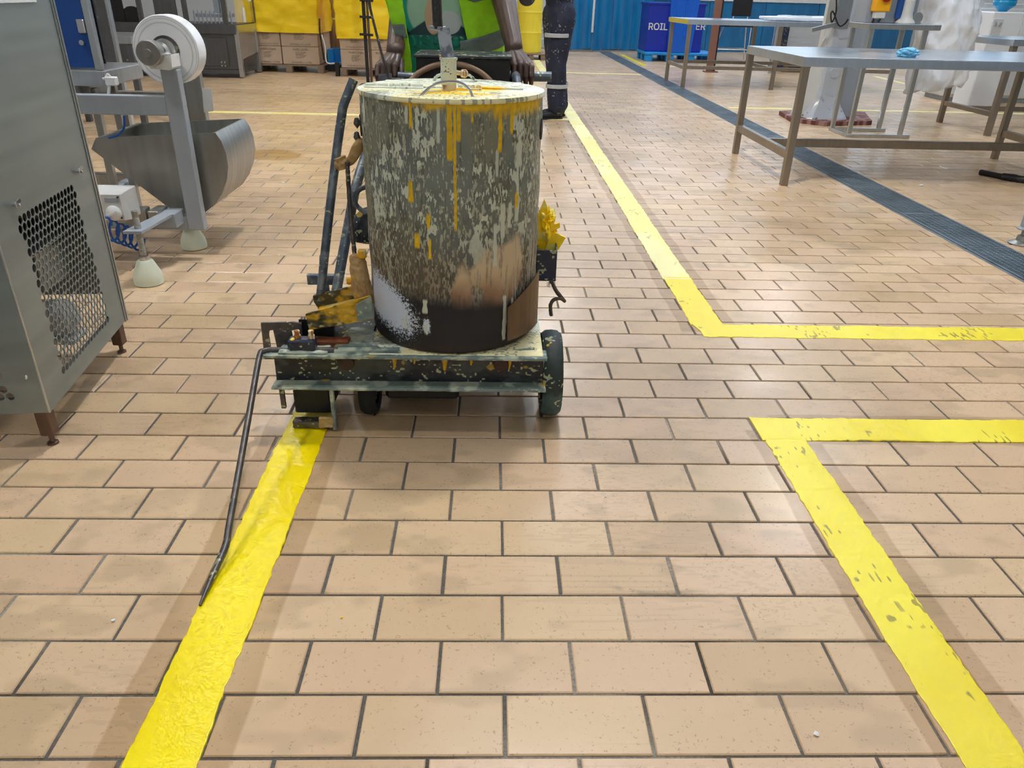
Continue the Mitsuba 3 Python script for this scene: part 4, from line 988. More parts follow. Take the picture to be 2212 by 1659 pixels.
# narrow steel ladder post and low table behind it
lp0, lp1 = at(262, 245, 6.3), at(212, 0, 6.3)
lx = fl(275, 290)[0]
yp = 6.3; pxx = at(240, 120, yp)[0]
lk = thing('steel_upright', 'tall dark steel upright leaning past the left end of the rear machine', 'post')
obj('post', B(pxx - .045, pxx + .03, yp, yp + .06, 0, 2.0, .003), 'machine_steel', lk)
obj('post_edge', B(pxx + .031, pxx + .055, yp + .002, yp + .05, .004, 2.0, .002), 'steel', lk)
tk = thing('low_table', 'low dark steel table under the rear machine, behind the leaning upright', 'table')
ty = 7.2
tz = at(250, 78, ty)[2]
tx1 = at(284, 90, ty)[0]
obj('table_top', B(tx1 - .9, tx1, ty, ty + .7, tz - .06, tz, .003), 'steel', tk)
for x in (tx1 - .88, tx1 - .06):
    for y in (ty + .01, ty + .64): obj('leg', B(x, x + .05, y, y + .05, 0, tz - .06, .002), 'machine_steel', tk)
obj('rail', B(tx1 - .88, tx1 - .01, ty + .02, ty + .05, .18, .22, .002), 'machine_steel', tk)

# ------------------------------------------------------------------ rear stainless machine
rm = thing('rear_machine', 'long stainless steel machine with glazed hood and cabinet doors behind the film roll', 'machine')
ry = 12.2
r = lambda x, y, Y=ry: at(x, y, Y)
rx0, rx1 = r(150, 100)[0] - .6, r(512, 100)[0]
tz_ = r(495, 53)[2]; bz = .06
xs = [rx0, r(293, 100)[0], rx1]
obj('plinth', B(rx0, rx1, ry + .02, ry + 1.0, bz, .12, .003), 'machine_steel', rm)
obj('body', B(rx0, rx1, ry + .03, ry + 0.97, .12, tz_, .004), 'machine_steel', rm)
obj('top_rail', B(rx0 - .01, rx1 + .01, ry - .02, ry + 0.98, tz_ - .13, tz_, .004), 'machine_steel', rm)
for i, (xa, xb) in enumerate(((r(225, 90)[0] - .3, r(283, 90)[0]), (r(300, 90)[0], r(405, 90)[0]), (r(412, 90)[0], r(488, 90)[0]))):
    d = obj('door', B(xa, xb, ry + .01, ry + .032, .17, tz_ - .18, .003), 'machine_steel', rm)
    objs('hinge', [B(xb - .12 + .05 * j, xb - .10 + .05 * j, ry - .002, ry + .012, .16 + .05 * k, .185 + .05 * k, .002) for j in (0, 1) for k in (0, 1)], 'chrome', d)
cs = [at(512, 57, ry), at(541, 52, ry + .9)]
obj('side_panel', plate([(rx1 + .01, ry + .02, tz_ - .01), (rx1 + .01, ry + .98, tz_ - .01), (rx1 + .01, ry + .98, tz_ - .42), (rx1 + .01, ry + .02, tz_ - .48)], .02, (1, 0, 0)), 'steel', rm)
for y in (ry + .0, ry + .91): obj('corner_leg', B(rx1 - .02, rx1 + .045, y, y + .07, .02, tz_ - .1, .003), 'steel', rm)
objs('hood_post', [B(x, x + .06, ry, ry + .06, tz_, 2.2, .003) for x in (r(393, 20)[0], r(478, 20)[0], r(318, 20)[0] - .15, r(370, 20)[0])] + [B(rx1 - .02, rx1 + .03, ry + .98, ry + 1.03, tz_, 2.2, .003)], 'machine_steel', rm)
obj('hood_glass', B(r(405, 20)[0], r(480, 20)[0], ry + .03, ry + .034, tz_ + .01, 2.15, 0), 'clear_glass', rm)
obj('hood_glass', B(rx1 + .02, rx1 + .024, ry + .06, ry + .98, tz_ + .01, 2.15, 0), 'clear_glass', rm)
objs('hood_panel', [B(rx0, r(318, 20)[0], ry + .05, ry + .07, tz_ + .30, 2.2, .002), B(r(330, 20)[0], r(368, 20)[0], ry + .05, ry + .07, tz_ + .02, 2.2, .002)], 'machine_steel', rm)
objs('dark_opening', [B(rx0, r(262, 20)[0], ry + .06, ry + .08, tz_ + .0, tz_ + .31, .002), cyl((r(282, 40)[0], ry + .08, tz_ + .05), (r(282, 40)[0], ry + .10, tz_ + .05), .16, 24)], 'box_dark', rm)
obj('conveyor_bed', [B(r(408, 45)[0], r(476, 45)[0], ry + .3, ry + .7, tz_ + .08, tz_ + .13, .004)] + [cyl((r(408, 45)[0] + .06 * i, ry + .25, tz_), (r(408, 45)[0] + .06 * i, ry + .25, tz_ + .17), .012, 8) for i in range(10)], 'grey_paint', rm)
objs('vertical_conveyor', [B(r(434, 0)[0], r(446, 0)[0], ry + .5, ry + .6, tz_ + .12, 2.2, .004), B(r(449, 0)[0], r(461, 0)[0], ry + .5, ry + .6, tz_ + .12, 2.2, .004)], 'grey_paint', rm)
objs('fixing', [B(rx1 + .026, rx1 + .034, ry + .75, ry + .88, tz_ + .30, tz_ + .42, .003), B(rx1 + .026, rx1 + .034, ry + .4, ry + .5, tz_ + .02, tz_ + .22, .003)], 'white', rm)

# ------------------------------------------------------------------ pallets of cartons under yellow covers
def pallet(x0, x1, y0, y1, label):
    k = thing('wooden_pallet', label, 'pallet', 'wooden pallets at the back')
    for i, x in enumerate(np.linspace(x0, x1 - .10, 3)):
        objs('block', [B(x, x + .10, yy, yy + .12, .018, .10, .003) for yy in (y0, (y0 + y1) / 2 - .06, y1 - .12)], 'wood', k)
        obj('bottom_board', B(x, x + .10, y0, y1, .0035, .018, .002), 'wood', k)
    for y in np.linspace(y0, y1 - .1, 7): obj('deck_board', B(x0, x1, y, y + .1, .10, .122, .002), 'wood', k)
    return k


def carton(x0, x1, y0, y1, z0, z1, label, group, marks=True, mat='carton'):
    k = thing('carton', label, 'carton', group)
    obj('box', B(x0, x1, y0, y1, z0, z1, .008), mat, k)
    if marks:
        w, h = x1 - x0, z1 - z0
        for txt, fx, fz, hh in (('PURE LINEN', .42, .84, .030), ('10 PACKS X 1 LITRE', .40, .12, .024)):
            t = meshkit.text_mesh(txt, hh, .002); b = t.bounds
            t.apply_transform(frame((x0 + w * fx - (b[1, 0] - b[0, 0]) / 4 * 1.2, y0 - .001, z0 + h * fz - hh / 2), (1, 0, 0), (0, 0, 1)))
            obj('print', t, 'ink', k, smooth=False)
        obj('print', [B(x0 + w * .36, x0 + w * (.66 - .04 * (i % 3)), y0 - .0015, y0 + .001, z0 + h * (.68 - .06 * i), z0 + h * (.70 - .06 * i), 0) for i in range(6)], 'ink', k, smooth=False)
    return k


def cover(x0, x1, y0, y1, z0, z1, label, sag=.03, seed=0):
    """fitted cloth cover draped over a stack, hem down at z0"""
    n, per = 30, []
    L = [(x0, y0), (x1, y0), (x1, y1), (x0, y1)]
    for (ax, ay), (bx_, by_) in zip(L, L[1:] + L[:1]):
        k = 44 if abs(ax - bx_) > .3 else 36
        per += [(ax + (bx_ - ax) * i / k, ay + (by_ - ay) * i / k) for i in range(k)]
    per = np.array(per); c = per.mean(0); V = []
    for i in range(n + 1):
        f = i / n
        z = z0 + (z1 - z0) * f
        d = (per - c) / np.linalg.norm(per - c, axis=1)[:, None]
        q = np.stack([per[:, 0] * 3 + z * 2.2, per[:, 1] * 3, np.full(len(per), z * 5)], 1)
        w = (meshkit.fbm(q, 4, seed) - .5) * .15 * (1 - .6 * f) + .03
        rnd = .05 * max(0, (f - .93) / .07) ** 2
        zz = z + sag * (meshkit.noise(np.stack([per[:, 0] * 2, per[:, 1] * 2, per[:, 0] * 0], 1), seed) - .5) * (1 - f)
        V.append(np.c_[per + d * (w - rnd)[:, None], zz])
    m = len(per); V = np.vstack(V + [[[c[0], c[1], z1 + .005]]]); F = []
    for i in range(n):
        for j in range(m):
            k = (j + 1) % m
            F += [[i * m + j, i * m + k, (i + 1) * m + k], [i * m + j, (i + 1) * m + k, (i + 1) * m + j]]
    for j in range(m): F.append([n * m + j, n * m + (j + 1) % m, (n + 1) * m])
    return trimesh.Trimesh(V, F, process=False)


def stack(px0, px1, yb, lab, seam, seed):
    x0, x1 = at(px0, 150, yb)[0], at(px1, 150, yb)[0]
    d = 1.0
    pk = pallet(x0 - .02, x1 + .06, yb - .02, yb + d + .05, 'grey wooden pallet under the cartons ' + lab)
    xm = at(seam, 110, yb)[0]
    zs = [.124, .124 + .27, .124 + .54]
    for i, (a, b) in enumerate(((x0, xm - .008), (xm + .008, x1))):
        for j in range(2):
            carton(a, b, yb, yb + .46, zs[j] + .002, zs[j + 1] - .002, f'{("lower", "upper")[j]} {("left", "right")[i]} brown carton on the pallet ' + lab, 'cartons on the pallets')
    carton(x0, x1, yb + .48, yb + d, zs[0] + .002, zs[2] - .002, 'plain cartons behind the front row on the pallet ' + lab, 'cartons on the pallets', False)
    carton(x0 + .03, x1 - .03, yb + .06, yb + d - .06, zs[2], 1.72, 'upper cartons hidden under the yellow cover ' + lab, 'cartons on the pallets', False)
    return x0, x1, zs[2]


yb1 = 13.3
x0, x1, zt_ = stack(553, 692, yb1, 'left of the dark pole stand', 608, 1)
hem = at(640, 66, yb1)[2]
tag('yellow_cover', cover(x0 - .02, x1 + .02, yb1 - .03, yb1 + 1.03, hem - .03, 1.76, '', seed=3), 'tarp', 'yellow cloth cover over the cartons just right of the rear machine', 'cover', 'yellow cloth covers over the carton stacks', smooth=True)
yb2 = 12.9
x2, x3, zt2 = stack(738, 850, yb2, 'behind the dark pole stand', 801, 2)
hem2 = at(780, 80, yb2)[2]
tag('yellow_cover', cover(x2 - .02, x3 + .02, yb2 - .03, yb2 + 1.03, hem2 - .03, 1.76, '', seed=8), 'tarp', 'yellow cloth cover over the cartons behind the dark pole stand and the worker', 'cover', 'yellow cloth covers over the carton stacks', smooth=True)
# between the stacks
yg = 14.4
gx0, gx1 = at(694, 60, yg)[0], at(745, 60, yg)[0]
ck = thing('tall_carton', 'tall plain brown carton standing in the gap between the two covered stacks', 'carton')
obj('box', B(gx0, gx1 + .2, yg, yg + .5, at(720, 39, yg)[2], 2.2, .01), 'carton', ck)
ck2 = thing('carton_sheet', 'bent brown cardboard sheets standing in the gap between the stacks', 'cardboard')
obj('sheet', plate(P2([(713, 42), (736, 42), (738, 110), (724, 112), (716, 70)], yg - .03), .02), 'carton', ck2)
obj('sheet', plate(P2([(726, 70), (740, 55), (745, 112), (722, 110)], yg - .055), .02), 'carton_dark', ck2)
obj('sheet', plate(P2([(696, 42), (716, 40), (722, 110), (698, 110)], yg - .08), .02), 'carton_dark', ck2)
c0, c1 = at(708, 128, yg - .7), at(732, 106, yg - .7)
bk = thing('blue_crate', 'blue plastic crate on the floor between the two covered stacks', 'crate')
objs('crate_wall', [B(c0[0] + .0, c0[0] + .05, yg - .7, yg - .35, .12, .34, .006), B(c0[0], c1[0], yg - .40, yg - .35, .12, .34, .006), B(c0[0], c1[0], yg - .7, yg - .35, .10, .13, .004)], 'sky_blue_plastic', bk)
obj('crate_base', B(c0[0] - .05, c1[0] + .05, yg - .75, yg - .3, 0, .10, .004), 'box_dark', bk)
st = thing('hose_strap', 'dark strap and bent white tube hanging beside the left carton stack', 'strap')
obj('strap', tube([at(690, 40, 12.97), at(691, 70, 12.96), at(697, 110, 12.96), at(700, 130, 12.97)], .012, 8, 4), 'black', st)
obj('strap_foot', B(at(728, 136, 12.9)[0] - .03, at(728, 136, 12.9)[0] + .03, 12.86, 12.94, 0, at(728, 136, 12.9)[2] + .01, .003), 'black', st)
obj('bent_tube', tube([at(695, 75, 12.95), at(702, 100, 12.93), at(704, 128, 12.92), at(710, 137, 12.9), at(728, 136, 12.9)], .011, 8, 5), 'offwhite', st)
# dark pole stand
yp2 = 11.6
pk2 = thing('pole_stand', 'dark two-post pole stand with short cross bars before the right covered stack', 'stand')
for dx, r_ in ((790, .022), (798, .016)):
    a = at(dx, 100, yp2); obj('pole', B(a[0] - r_, a[0] + r_, yp2, yp2 + .04, 0, 1.9, .004), 'black' if dx == 790 else 'brown_steel', pk2)
for y in (0, 36, 74): 
    a, b = at(777, y, yp2 - .02), at(806, y + 2, yp2 - .02); obj('cross_bar', bar(a, b, .03, .03), 'black', pk2)
obj('base_plate', B(at(775, 150, yp2)[0], at(810, 150, yp2)[0], yp2 - .12, yp2 + .2, 0, .015, .002), 'black', pk2)

# ------------------------------------------------------------------ right side: tables
def table(label, x0, x1, y0, y1, z, ap, legw, legs, rails, mat='table_steel', name='steel_table', leg_mat='leg_steel', skew=0.0):
    k = thing(name, label, 'table')
    top = cat(B(x0, x1, y0, y1, z - .004, z, .001), B(x0, x1, y0, y0 + .03, z - ap, z - .001, .003), B(x0, x1, y1 - .03, y1, z - ap, z - .001, .003), B(x0, x0 + .03, y0, y1, z - ap, z - .001, .003), B(x1 - .03, x1, y0, y1, z - ap, z - .001, .003))
    obj('table_top', top, mat, k)
    for x, y in legs: obj('leg', B(x, x + legw, y, y + legw, 0, z - .004, .003), leg_mat, k)
    for r_ in rails: obj('rail', B(*r_, .003), leg_mat, k)
    return k


t1x0, t1x1, t1y0, t1y1 = 2.135, 4.56, 5.525, 6.84
table('long stainless steel work table with square legs, nearest on the right', t1x0, t1x1, t1y0, t1y1, .878, .062, .05,
      [(t1x0 + .004, t1y0 + .006), (t1x0 + .004, t1y1 - .056), (t1x1 - .06, t1y0 + .006), (t1x1 - .06, t1y1 - .056)],
      [(t1x0 + .008, t1x0 + .050, t1y0 + .05, t1y1 - .05, .19, .25), (t1x1 - .052, t1x1 - .008, t1y0 + .05, t1y1 - .05, .19, .25), (t1x0 + .05, t1x1 - .05, 6.10, 6.15, .185, .245)])
cc = at(1950, 126, 5.85)
clm = rag_mesh(np.array([cc[0], 5.80, .902]), .085, .09, .045, 13, 4, .35, 1.5)
v = np.array(clm.vertices); v[:, 2] = np.maximum(v[:, 2], .8795); clm.vertices = v
tag('blue_cloth', clm, 'cloth_blue', 'crumpled light blue cleaning cloth on the near steel table', 'cloth', smooth=50)

t2 = table('far stainless steel table with a yellow taped end, in front of the blue bins', 2.87, 6.2, 12.22, 13.55, .955, .07, .055,
      [(2.89, 12.24), (2.89, 13.47), (4.27, 12.24), (4.27, 13.47), (6.12, 12.24), (6.12, 13.47)],
      [(2.945, 4.27, 12.25, 12.29, .27, .32), (4.33, 6.12, 12.25, 12.29, .27, .32), (2.945, 4.27, 13.48, 13.52, .27, .32), (4.33, 6.12, 13.48, 13.52, .27, .32), (2.90, 2.94, 12.29, 13.48, .26, .31), (4.28, 4.32, 12.29, 13.48, .26, .31)])
obj('end_tape', B(2.862, 2.868, 12.20, 13.56, .89, .953, .001), 'yellow_tape', t2, label='yellow tape along the left end')
bgs = thing('white_bag', 'flat stack of white plastic bags lying on the far steel table', 'bag')
pz = .955
p0, p1 = at(1656, 38, 12.7), at(1770, 40, 12.7)
bm2 = B(p0[0], p0[0] + 1.1, 12.45, 13.1, pz + .016, pz + .062, .02).subdivide_to_size(.08)
obj('bags', crust(bm2, .012, 9, 3), 'white_cloth', bgs)
obj('flap', crust(plate([(p0[0] + .25, 12.5, pz + .075), (p0[0] + .62, 12.48, pz + .08), (p0[0] + .7, 12.7, pz + .07), (p0[0] + .2, 12.75, pz + .07)], .02, (0, 0, -1)), .004, 9, 2, .08), 'white', bgs)

t3 = fl(2028, 264); t3b = fl(2150, 294)
table('steel table at the right edge behind the white sack', 5.20, 7.2, 8.08, 9.12, .93, .06, .055,
      [(5.215, 8.095), (5.215, 9.05), (7.1, 8.095), (7.1, 9.05)], [(5.22, 5.26, 8.15, 9.05, .19, .24), (5.26, 7.1, 8.60, 8.64, .19, .24), (7.12, 7.15, 8.15, 9.05, .19, .24)])

# ------------------------------------------------------------------ pillar machine
pm = thing('pedestal_machine', 'white cast pillar machine on a maroon base plate behind the near table', 'machine')
pc = (fl(1680, 250) + fl(1882, 268)) / 2
bpx = [fl(1682, 248), fl(1708, 264), fl(1780, 273), fl(1882, 270), fl(1866, 250), fl(1790, 243)]
obj('base_plate', hull([q + [0, 0, z] for q in bpx for z in (0, .045)]), 'maroon', pm)
cx, cy = 3.78, 8.98
rings_ = []
for z, wx, wy in ((.045, .23, .22), (.06, .225, .215), (.12, .19, .18), (.19, .15, .15), (.27, .125, .13), (.38, .115, .12), (.9, .11, .115), (1.5, .105, .11)):
    rings_.append([(cx + sx * wx, cy + sy * wy, z) for sx, sy in ((-1, -.8), (-.8, -1), (.8, -1), (1, -.8), (1, .8), (.8, 1), (-.8, 1), (-1, .8))])
V = np.array(rings_).reshape(-1, 3); F = []
for i in range(len(rings_) - 1):
    for j in range(8):
        k = (j + 1) % 8
        F += [[i * 8 + j, i * 8 + k, (i + 1) * 8 + k], [i * 8 + j, (i + 1) * 8 + k, (i + 1) * 8 + j]]
F += [[(len(rings_) - 1) * 8, (len(rings_) - 1) * 8 + j, (len(rings_) - 1) * 8 + j + 1] for j in range(1, 7)]
obj('pedestal', trimesh.Trimesh(V, F, process=False), 'casting', pm, smooth=30)
pcw = at(1803, 158, cy - .125)
obj('cover_disc', [lathe([(.035, 0), (.055, 0), (.055, .012), (.045, .014), (.035, .01), (0, .01)], 28, pcw + [0, .005, 0], (0, -1, 0))], 'casting', pm)
obj('rear_plate', B(cx + .17, cx + .40, cy + .08, cy + .30, .04, 2.3, .005), 'grey_paint', pm)
obj('side_wing', [plate([(cx - .34, cy + .05, .045), (cx - .12, cy - .05, .045), (cx - .10, cy - .05, .95), (cx - .13, cy - .05, .95)], .02), B(cx - .11, cx + .18, cy + .10, cy + .2, .3, 2.3, .004)], 'offwhite', pm)
ax = at(1818, 40, cy - .13)
obj('square_column', B(cx - .12, cx + .05, cy - .13, cy + .1, .97, 2.3, .006), 'steel', pm)
obj('arm_plate', bar(at(1753, 65, cy - .2), at(1806, 52, cy - .2), .03, .04), 'steel', pm)
obj('overhead_arm', [bar((cx, cy, 2.2), (4.78, 8.62, 2.2), .06, .06), bar((4.78, 8.62, 2.2), (4.78, 8.62, 1.98), .03, .03)], 'steel', pm)
obj('cable', [tube([at(1807, -20, cy - .24), at(1806, 25, cy - .24), at(1797, 48, cy - .24), at(1795, 30, cy - .24), at(1800, 26, cy - .24), at(1812, 55, cy - .24), at(1824, 52, cy - .26), at(1832, 42, cy - .3)], .008, 8, 6)], 'black', pm)

# service stand in front of the pillar
sk = thing('service_stand', 'small grey steel stand on a U-shaped base with a shelf and switch gear', 'stand')
sx0, sx1, sy0, sy1 = 3.60, 4.24, 7.83, 8.28
shz = at(1900, 62, sy0)[2]
obj('base_channel', B(sx0, sx1 + .02, sy0, sy0 + .045, 0, .035, .003), 'steel', sk)
obj('base_channel', B(sx0, sx1 - .04, sy1 - .045, sy1, 0, .035, .003), 'steel', sk)
obj('base_channel', B(sx0, sx0 + .045, sy0 + .045, sy1 - .045, 0, .035, .003), 'steel', sk)
for x, y in ((sx0 + .005, sy1 - .042), (sx0 + .012, sy0 + .005), (sx1 - .10, sy0 + .005), (sx1 - .13, sy1 - .04)):
    obj('upright', B(x, x + .042, y, y + .036, .03, shz, .003), 'steel', sk)
obj('shelf', B(sx0 - .02, sx1 + .04, sy0 - .02, sy1, shz - .005, shz + .045, .004), 'steel', sk)
obj('back_cabinet', B(sx0 + .0, sx1 - .14, sy0 + .16, sy1, shz + .045, 1.75, .006), 'grey_paint', sk)
w0, w1 = at(1889, 25, sy0 + .05), at(1928, 0, sy0 + .05)
obj('switch_housing', B(w0[0], w1[0], sy0 + .05, sy0 + .15, w0[2], w0[2] + .23, .008), 'yellow_switch', sk, label='yellow isolator housing')
wd = (w0 + w1) / 2
obj('switch_knob', [cyl((wd[0] + .01, sy0 + .05, w0[2] + .125), (wd[0] + .01, sy0 + .025, w0[2] + .125), .042, 24), bar((wd[0] - .03, sy0 + .02, w0[2] + .10), (wd[0] + .05, sy0 + .02, w0[2] + .15), .012, .02)], 'red', sk, label='red rotary knob')
obj('gland', [B(w0[0] + .02, w0[0] + .12, sy0 + .06, sy0 + .13, w0[2] - .06, w0[2], .006)], 'offwhite', sk)
objs('supply_cable', [tube([(w0[0] + .03, sy0 + .09, w0[2] - .05), (w0[0] + .02, sy0 + .09, shz + .05)], .010, 8), tube([(w0[0] + .10, sy0 + .09, w0[2] - .05), (w0[0] + .06, sy0 + .05, shz + .06)], .008, 8)], 'black', sk)
f0 = at(1962, 46, sy0 + .1)
obj('funnel', lathe([(0, 0), (.085, 0), (.09, .008), (.085, .02), (.06, .05), (.052, .09), (.05, .3), (0, .3)], 32, (f0[0] - .03, sy0 + .1, shz + .045)), 'offwhite', sk)
obj('side_pump', [cyl((f0[0] + .075, sy0 + .08, shz + .10), (f0[0] + .075, sy0 + .2, shz + .10), .05, 20), B(f0[0] + .03, f0[0] + .12, sy0 + .08, sy0 + .2, shz + .045, shz + .06)], 'steel', sk)
obj('filter_bottle', [cyl((sx0 + .30, sy0 + .12, shz + .09), (sx0 + .30, sy0 + .12, shz + .26), .032, 18), cyl((sx0 + .30, sy0 + .12, shz + .26), (sx0 + .30, sy0 + .12, shz + .33), .036, 18)], 'blue_acrylic', sk)

# white sack hanging from the arm
rings_s = [(.40, 4.80, 8.62, .27, .20), (.52, 4.82, 8.62, .30, .22), (.75, 4.80, 8.62, .31, .22), (1.0, 4.77, 8.62, .33, .23), (1.25, 4.76, 8.62, .31, .22), (1.6, 4.77, 8.62, .22, .18), (1.9, 4.78, 8.62, .09, .08), (1.98, 4.78, 8.62, .04, .04)]
tag('white_sack', shell(rings_s, -180, 179.5, 0, 60, 110, .006, .075, 9, 5, z0=lambda a: .40 + .05 * math.sin(math.radians(a * 1.0 + 30)) + .02 * math.sin(math.radians(a * 5)), z1=lambda a: 1.98), 'white_cloth',
    'large white cloth sack hanging open-ended behind the near steel table', 'sack', smooth=True)

# water dispenser and white cabinets behind the right table
wk = thing('water_dispenser', 'white water dispenser with a blue bottle behind the right edge table', 'water dispenser')
yd = 10.6
d0, d1 = at(2138, 60, yd)[0], at(2206, 60, yd)[0]
dzt = at(2180, 26, yd)[2]
obj('body', B(d0, d1, yd, yd + .4, 0, dzt - .0, .012), 'white', wk)
obj('tap_recess', [B(d0 + .02, d0 + .15, yd - .01, yd + .005, dzt - .32, dzt - .08, .004)], 'offwhite', wk)
for i in (0, 1): obj('tap', [cyl((d0 + .05 + .06 * i, yd - .03, dzt - .15), (d0 + .05 + .06 * i, yd, dzt - .15), .012, 10), B(d0 + .04 + .06 * i, d0 + .06 + .06 * i, yd - .04, yd - .02, dzt - .16, dzt - .12, .003)], 'grey_paint', wk)
obj('bottle', lathe([(0, 0), (.05, 0), (.06, .02), (.13, .07), (.14, .11), (.132, .13), (.14, .15), (.14, .28), (.132, .30), (.14, .32), (.13, .36), (0, .38)], 32, ((d0 + d1) / 2 + .02, yd + .2, dzt)), 'water_blue', wk)
wcab = thing('white_cabinet', 'low white cabinet standing left of the water dispenser', 'cabinet')
e0, e1 = at(2085, 60, 11.2)[0], at(2215, 60, 11.2)[0]
cz = at(2150, 7, 11.2)[2]
obj('body', B(e0, e1 + 1.2, 11.2, 11.9, .06, cz, .01), 'offwhite', wcab)
obj('door', B(e0 + .02, e0 + .48, 11.18, 11.20, .1, cz - .06, .005), 'white', wcab)
obj('door', B(e0 + .5, e0 + 1.0, 11.18, 11.20, .1, cz - .06, .005), 'white', wcab)
obj('plinth', B(e0 + .04, e1 + 1.16, 11.24, 11.86, 0, .06, .003), 'grey_paint', wcab)

# ------------------------------------------------------------------ far end: blue curtain, bins, chair
cu = thing('strip_curtain', 'blue plastic strip curtain across the back opening behind the worker in dark overalls', 'curtain')
ca, cb_ = fl(1210, 112), fl(1400, 113)
cd = (cb_ - ca) / np.linalg.norm(cb_ - ca); cn = np.array([cd[1], -cd[0], 0])
Lc = float(np.linalg.norm(cb_ - ca)); ns = 9
for i in range(ns):
    s0, s1 = Lc * i / ns, Lc * (i + 1.12) / ns
    pts = []
    tt = np.linspace(s0, s1, 9)
    lnn = LineString([(t, .035 * math.sin((t - s0) / (s1 - s0) * math.pi) + .02 * (i % 2)) for t in tt]).buffer(.004, cap_style=2)
    m = prism(lnn, 2.9, (0, 0, 0), (1, 0, 0), (0, 1, 0))
    Mx = np.eye(4); Mx[:3, 0] = cd; Mx[:3, 1] = cn; Mx[:3, 3] = [ca[0], ca[1], .04 + .02 * (i % 3)]
    m.apply_transform(Mx); m.fix_normals()
    obj('strip', m, 'curtain_blue', cu, smooth=50)
obj('pull_bar', bar(at(1279, 70, 20.0), at(1284, 0, 20.0), .05, .04), 'offwhite', cu)
pb2 = thing('back_platform', 'pale low kerb with padded grey bumpers behind the blue curtain', 'platform')
obj('kerb', B(.4, 5.0, 21.3, 21.9, 0, .22, .02), 'offwhite', pb2)
for z, xa, xb in ((.36, .4, 3.0), (.50, .4, 2.6)): obj('bumper', B(xa, xb, 21.2, 21.3, z, z + .11, .03), 'wrap', pb2)
bp = thing('blue_partition', 'dark blue partition with a white top rail along the back', 'partition')
ba, bb = fl(1395, 112), fl(1960, 113)
Lb = float(np.linalg.norm(bb - ba)); bd = (bb - ba) / Lb
zt5 = at(1700, 6, fl(1700, 112)[1])[2]
for i in range(5):
    a, b = ba + bd * (Lb * i / 5 + .01), ba + bd * (Lb * (i + 1) / 5 - .01)
    obj('panel', bar(a + [0, 0, (zt5) / 2], b + [0, 0, zt5 / 2], .05, zt5), 'curtain_blue', bp)
obj('top_rail', bar(ba + [0, -.03, zt5 + .20], bb + [0, -.03, zt5 + .20], .08, .40), 'white', bp)
# blue bins on a pallet
pk3 = thing('blue_pallet', 'sky blue plastic pallet under the two blue bins', 'pallet')
yq = 17.6
q0, q1 = at(1394, 120, yq)[0], at(1546, 120, yq)[0]
for i in range(4):
    for j in range(3):
        x = q0 + (q1 - q0 - .16) * i / 3
        obj('foot', B(x, x + .16, yq + .45 * j, yq + .14 + .45 * j, 0, .13, .01), 'sky_blue_plastic', pk3)
obj('deck', B(q0 - .02, q1 + .02, yq - .02, yq + 1.08, .13, .19, .012), 'sky_blue_plastic', pk3)
b1k = thing('deep_blue_bin', 'deep blue box bin with white letters on the plastic pallet', 'bin')
m0, m1 = at(1398, 60, yq + .1)[0], at(1520, 60, yq + .1)[0]
zt6 = at(1420, 5, yq + .1)[2]
obj('bin_body', cat(B(m0, m1, yq + .12, yq + 1.0, .19, zt6, .015), B(m0 - .015, m1 + .015, yq + .10, yq + 1.02, zt6 - .05, zt6, .01)), 'deep_blue', b1k)
for txt, q in (('ROIL', (1399, 64)), ('ER', (1501, 64))):
    t = meshkit.text_mesh(txt, .13, .004, bold=True); o = at(*q, yq + .12)
    t.apply_transform(frame((o[0], yq + .119, o[2]), (1, 0, 0), (0, 0, 1)))
    obj('lettering', t, 'offwhite', b1k, smooth=False)
b2k = thing('bright_blue_bin', 'tall bright blue bin standing in front of the deep blue bin', 'bin')
n0, n1 = at(1442, 100, yq - .05)[0], at(1496, 100, yq - .05)[0]
obj('bin_body', hull([(n0 + .02, yq - .02, .195), (n1 - .02, yq - .02, .195), (n1 - .02, yq + .09, .195), (n0 + .02, yq + .09, .195), (n0 - .02, yq - .02, 1.5), (n1 + .07, yq - .02, 1.5), (n1 + .07, yq + .09, 1.5), (n0 - .02, yq + .09, 1.5)]), 'blue_plastic', b2k)
objs('rib', [B(n0 + .06 + .25 * i, n0 + .10 + .25 * i, yq - .035, yq - .018, .5, 1.5, .006) for i in range(2)], 'blue_plastic', b2k)
# high chair
hk = thing('high_chair', 'black padded high chair with chrome legs behind the far steel table', 'chair')
yh = 18.3
hz = at(1590, 55, yh)[2]
h0, h1 = at(1560, 55, yh)[0], at(1628, 55, yh)[0]
obj('seat', B(h0, h1, yh - .05, yh + .42, hz - .03, hz + .05, .02), 'black', hk)
obj('backrest', B(h0 + .30, h1 + .03, yh + .40, yh + .45, hz + .18, hz + .75, .02), 'black', hk)
objs('back_frame', [tube([(h0 + .35, yh + .42, hz), (h0 + .35, yh + .45, hz + .2)], .014, 8), tube([(h1 - .03, yh + .42, hz), (h1 - .03, yh + .45, hz + .2)], .014, 8)], 'chrome', hk)
for (tx, ty_), (fx, fy_) in (((h0 + .03, yh), (h0 - .20, yh - .1)), ((h1 - .05, yh), (h1 - .08, yh - .12)), ((h0 + .05, yh + .38), (h0 - .12, yh + .45)), ((h1 - .05, yh + .38), (h1 + .03, yh + .45))):
    obj('leg', tube([(tx, ty_, hz - .02), (fx, fy_, .012)], .015, 10), 'chrome', hk)
objs('foot_rail', [tube([(h0 - .13, yh - .075, .24), (h1 - .07, yh - .09, .24)], .012, 8), tube([(h0 - .08, yh + .43, .24), (h1 + .0, yh + .43, .24)], .012, 8)], 'chrome', hk)
rk = thing('rust_post', 'rust-brown post behind the far steel table beside the bright blue bin', 'post')
r0, r1 = at(1545, 20, 15.2)[0], at(1559, 20, 15.2)[0]
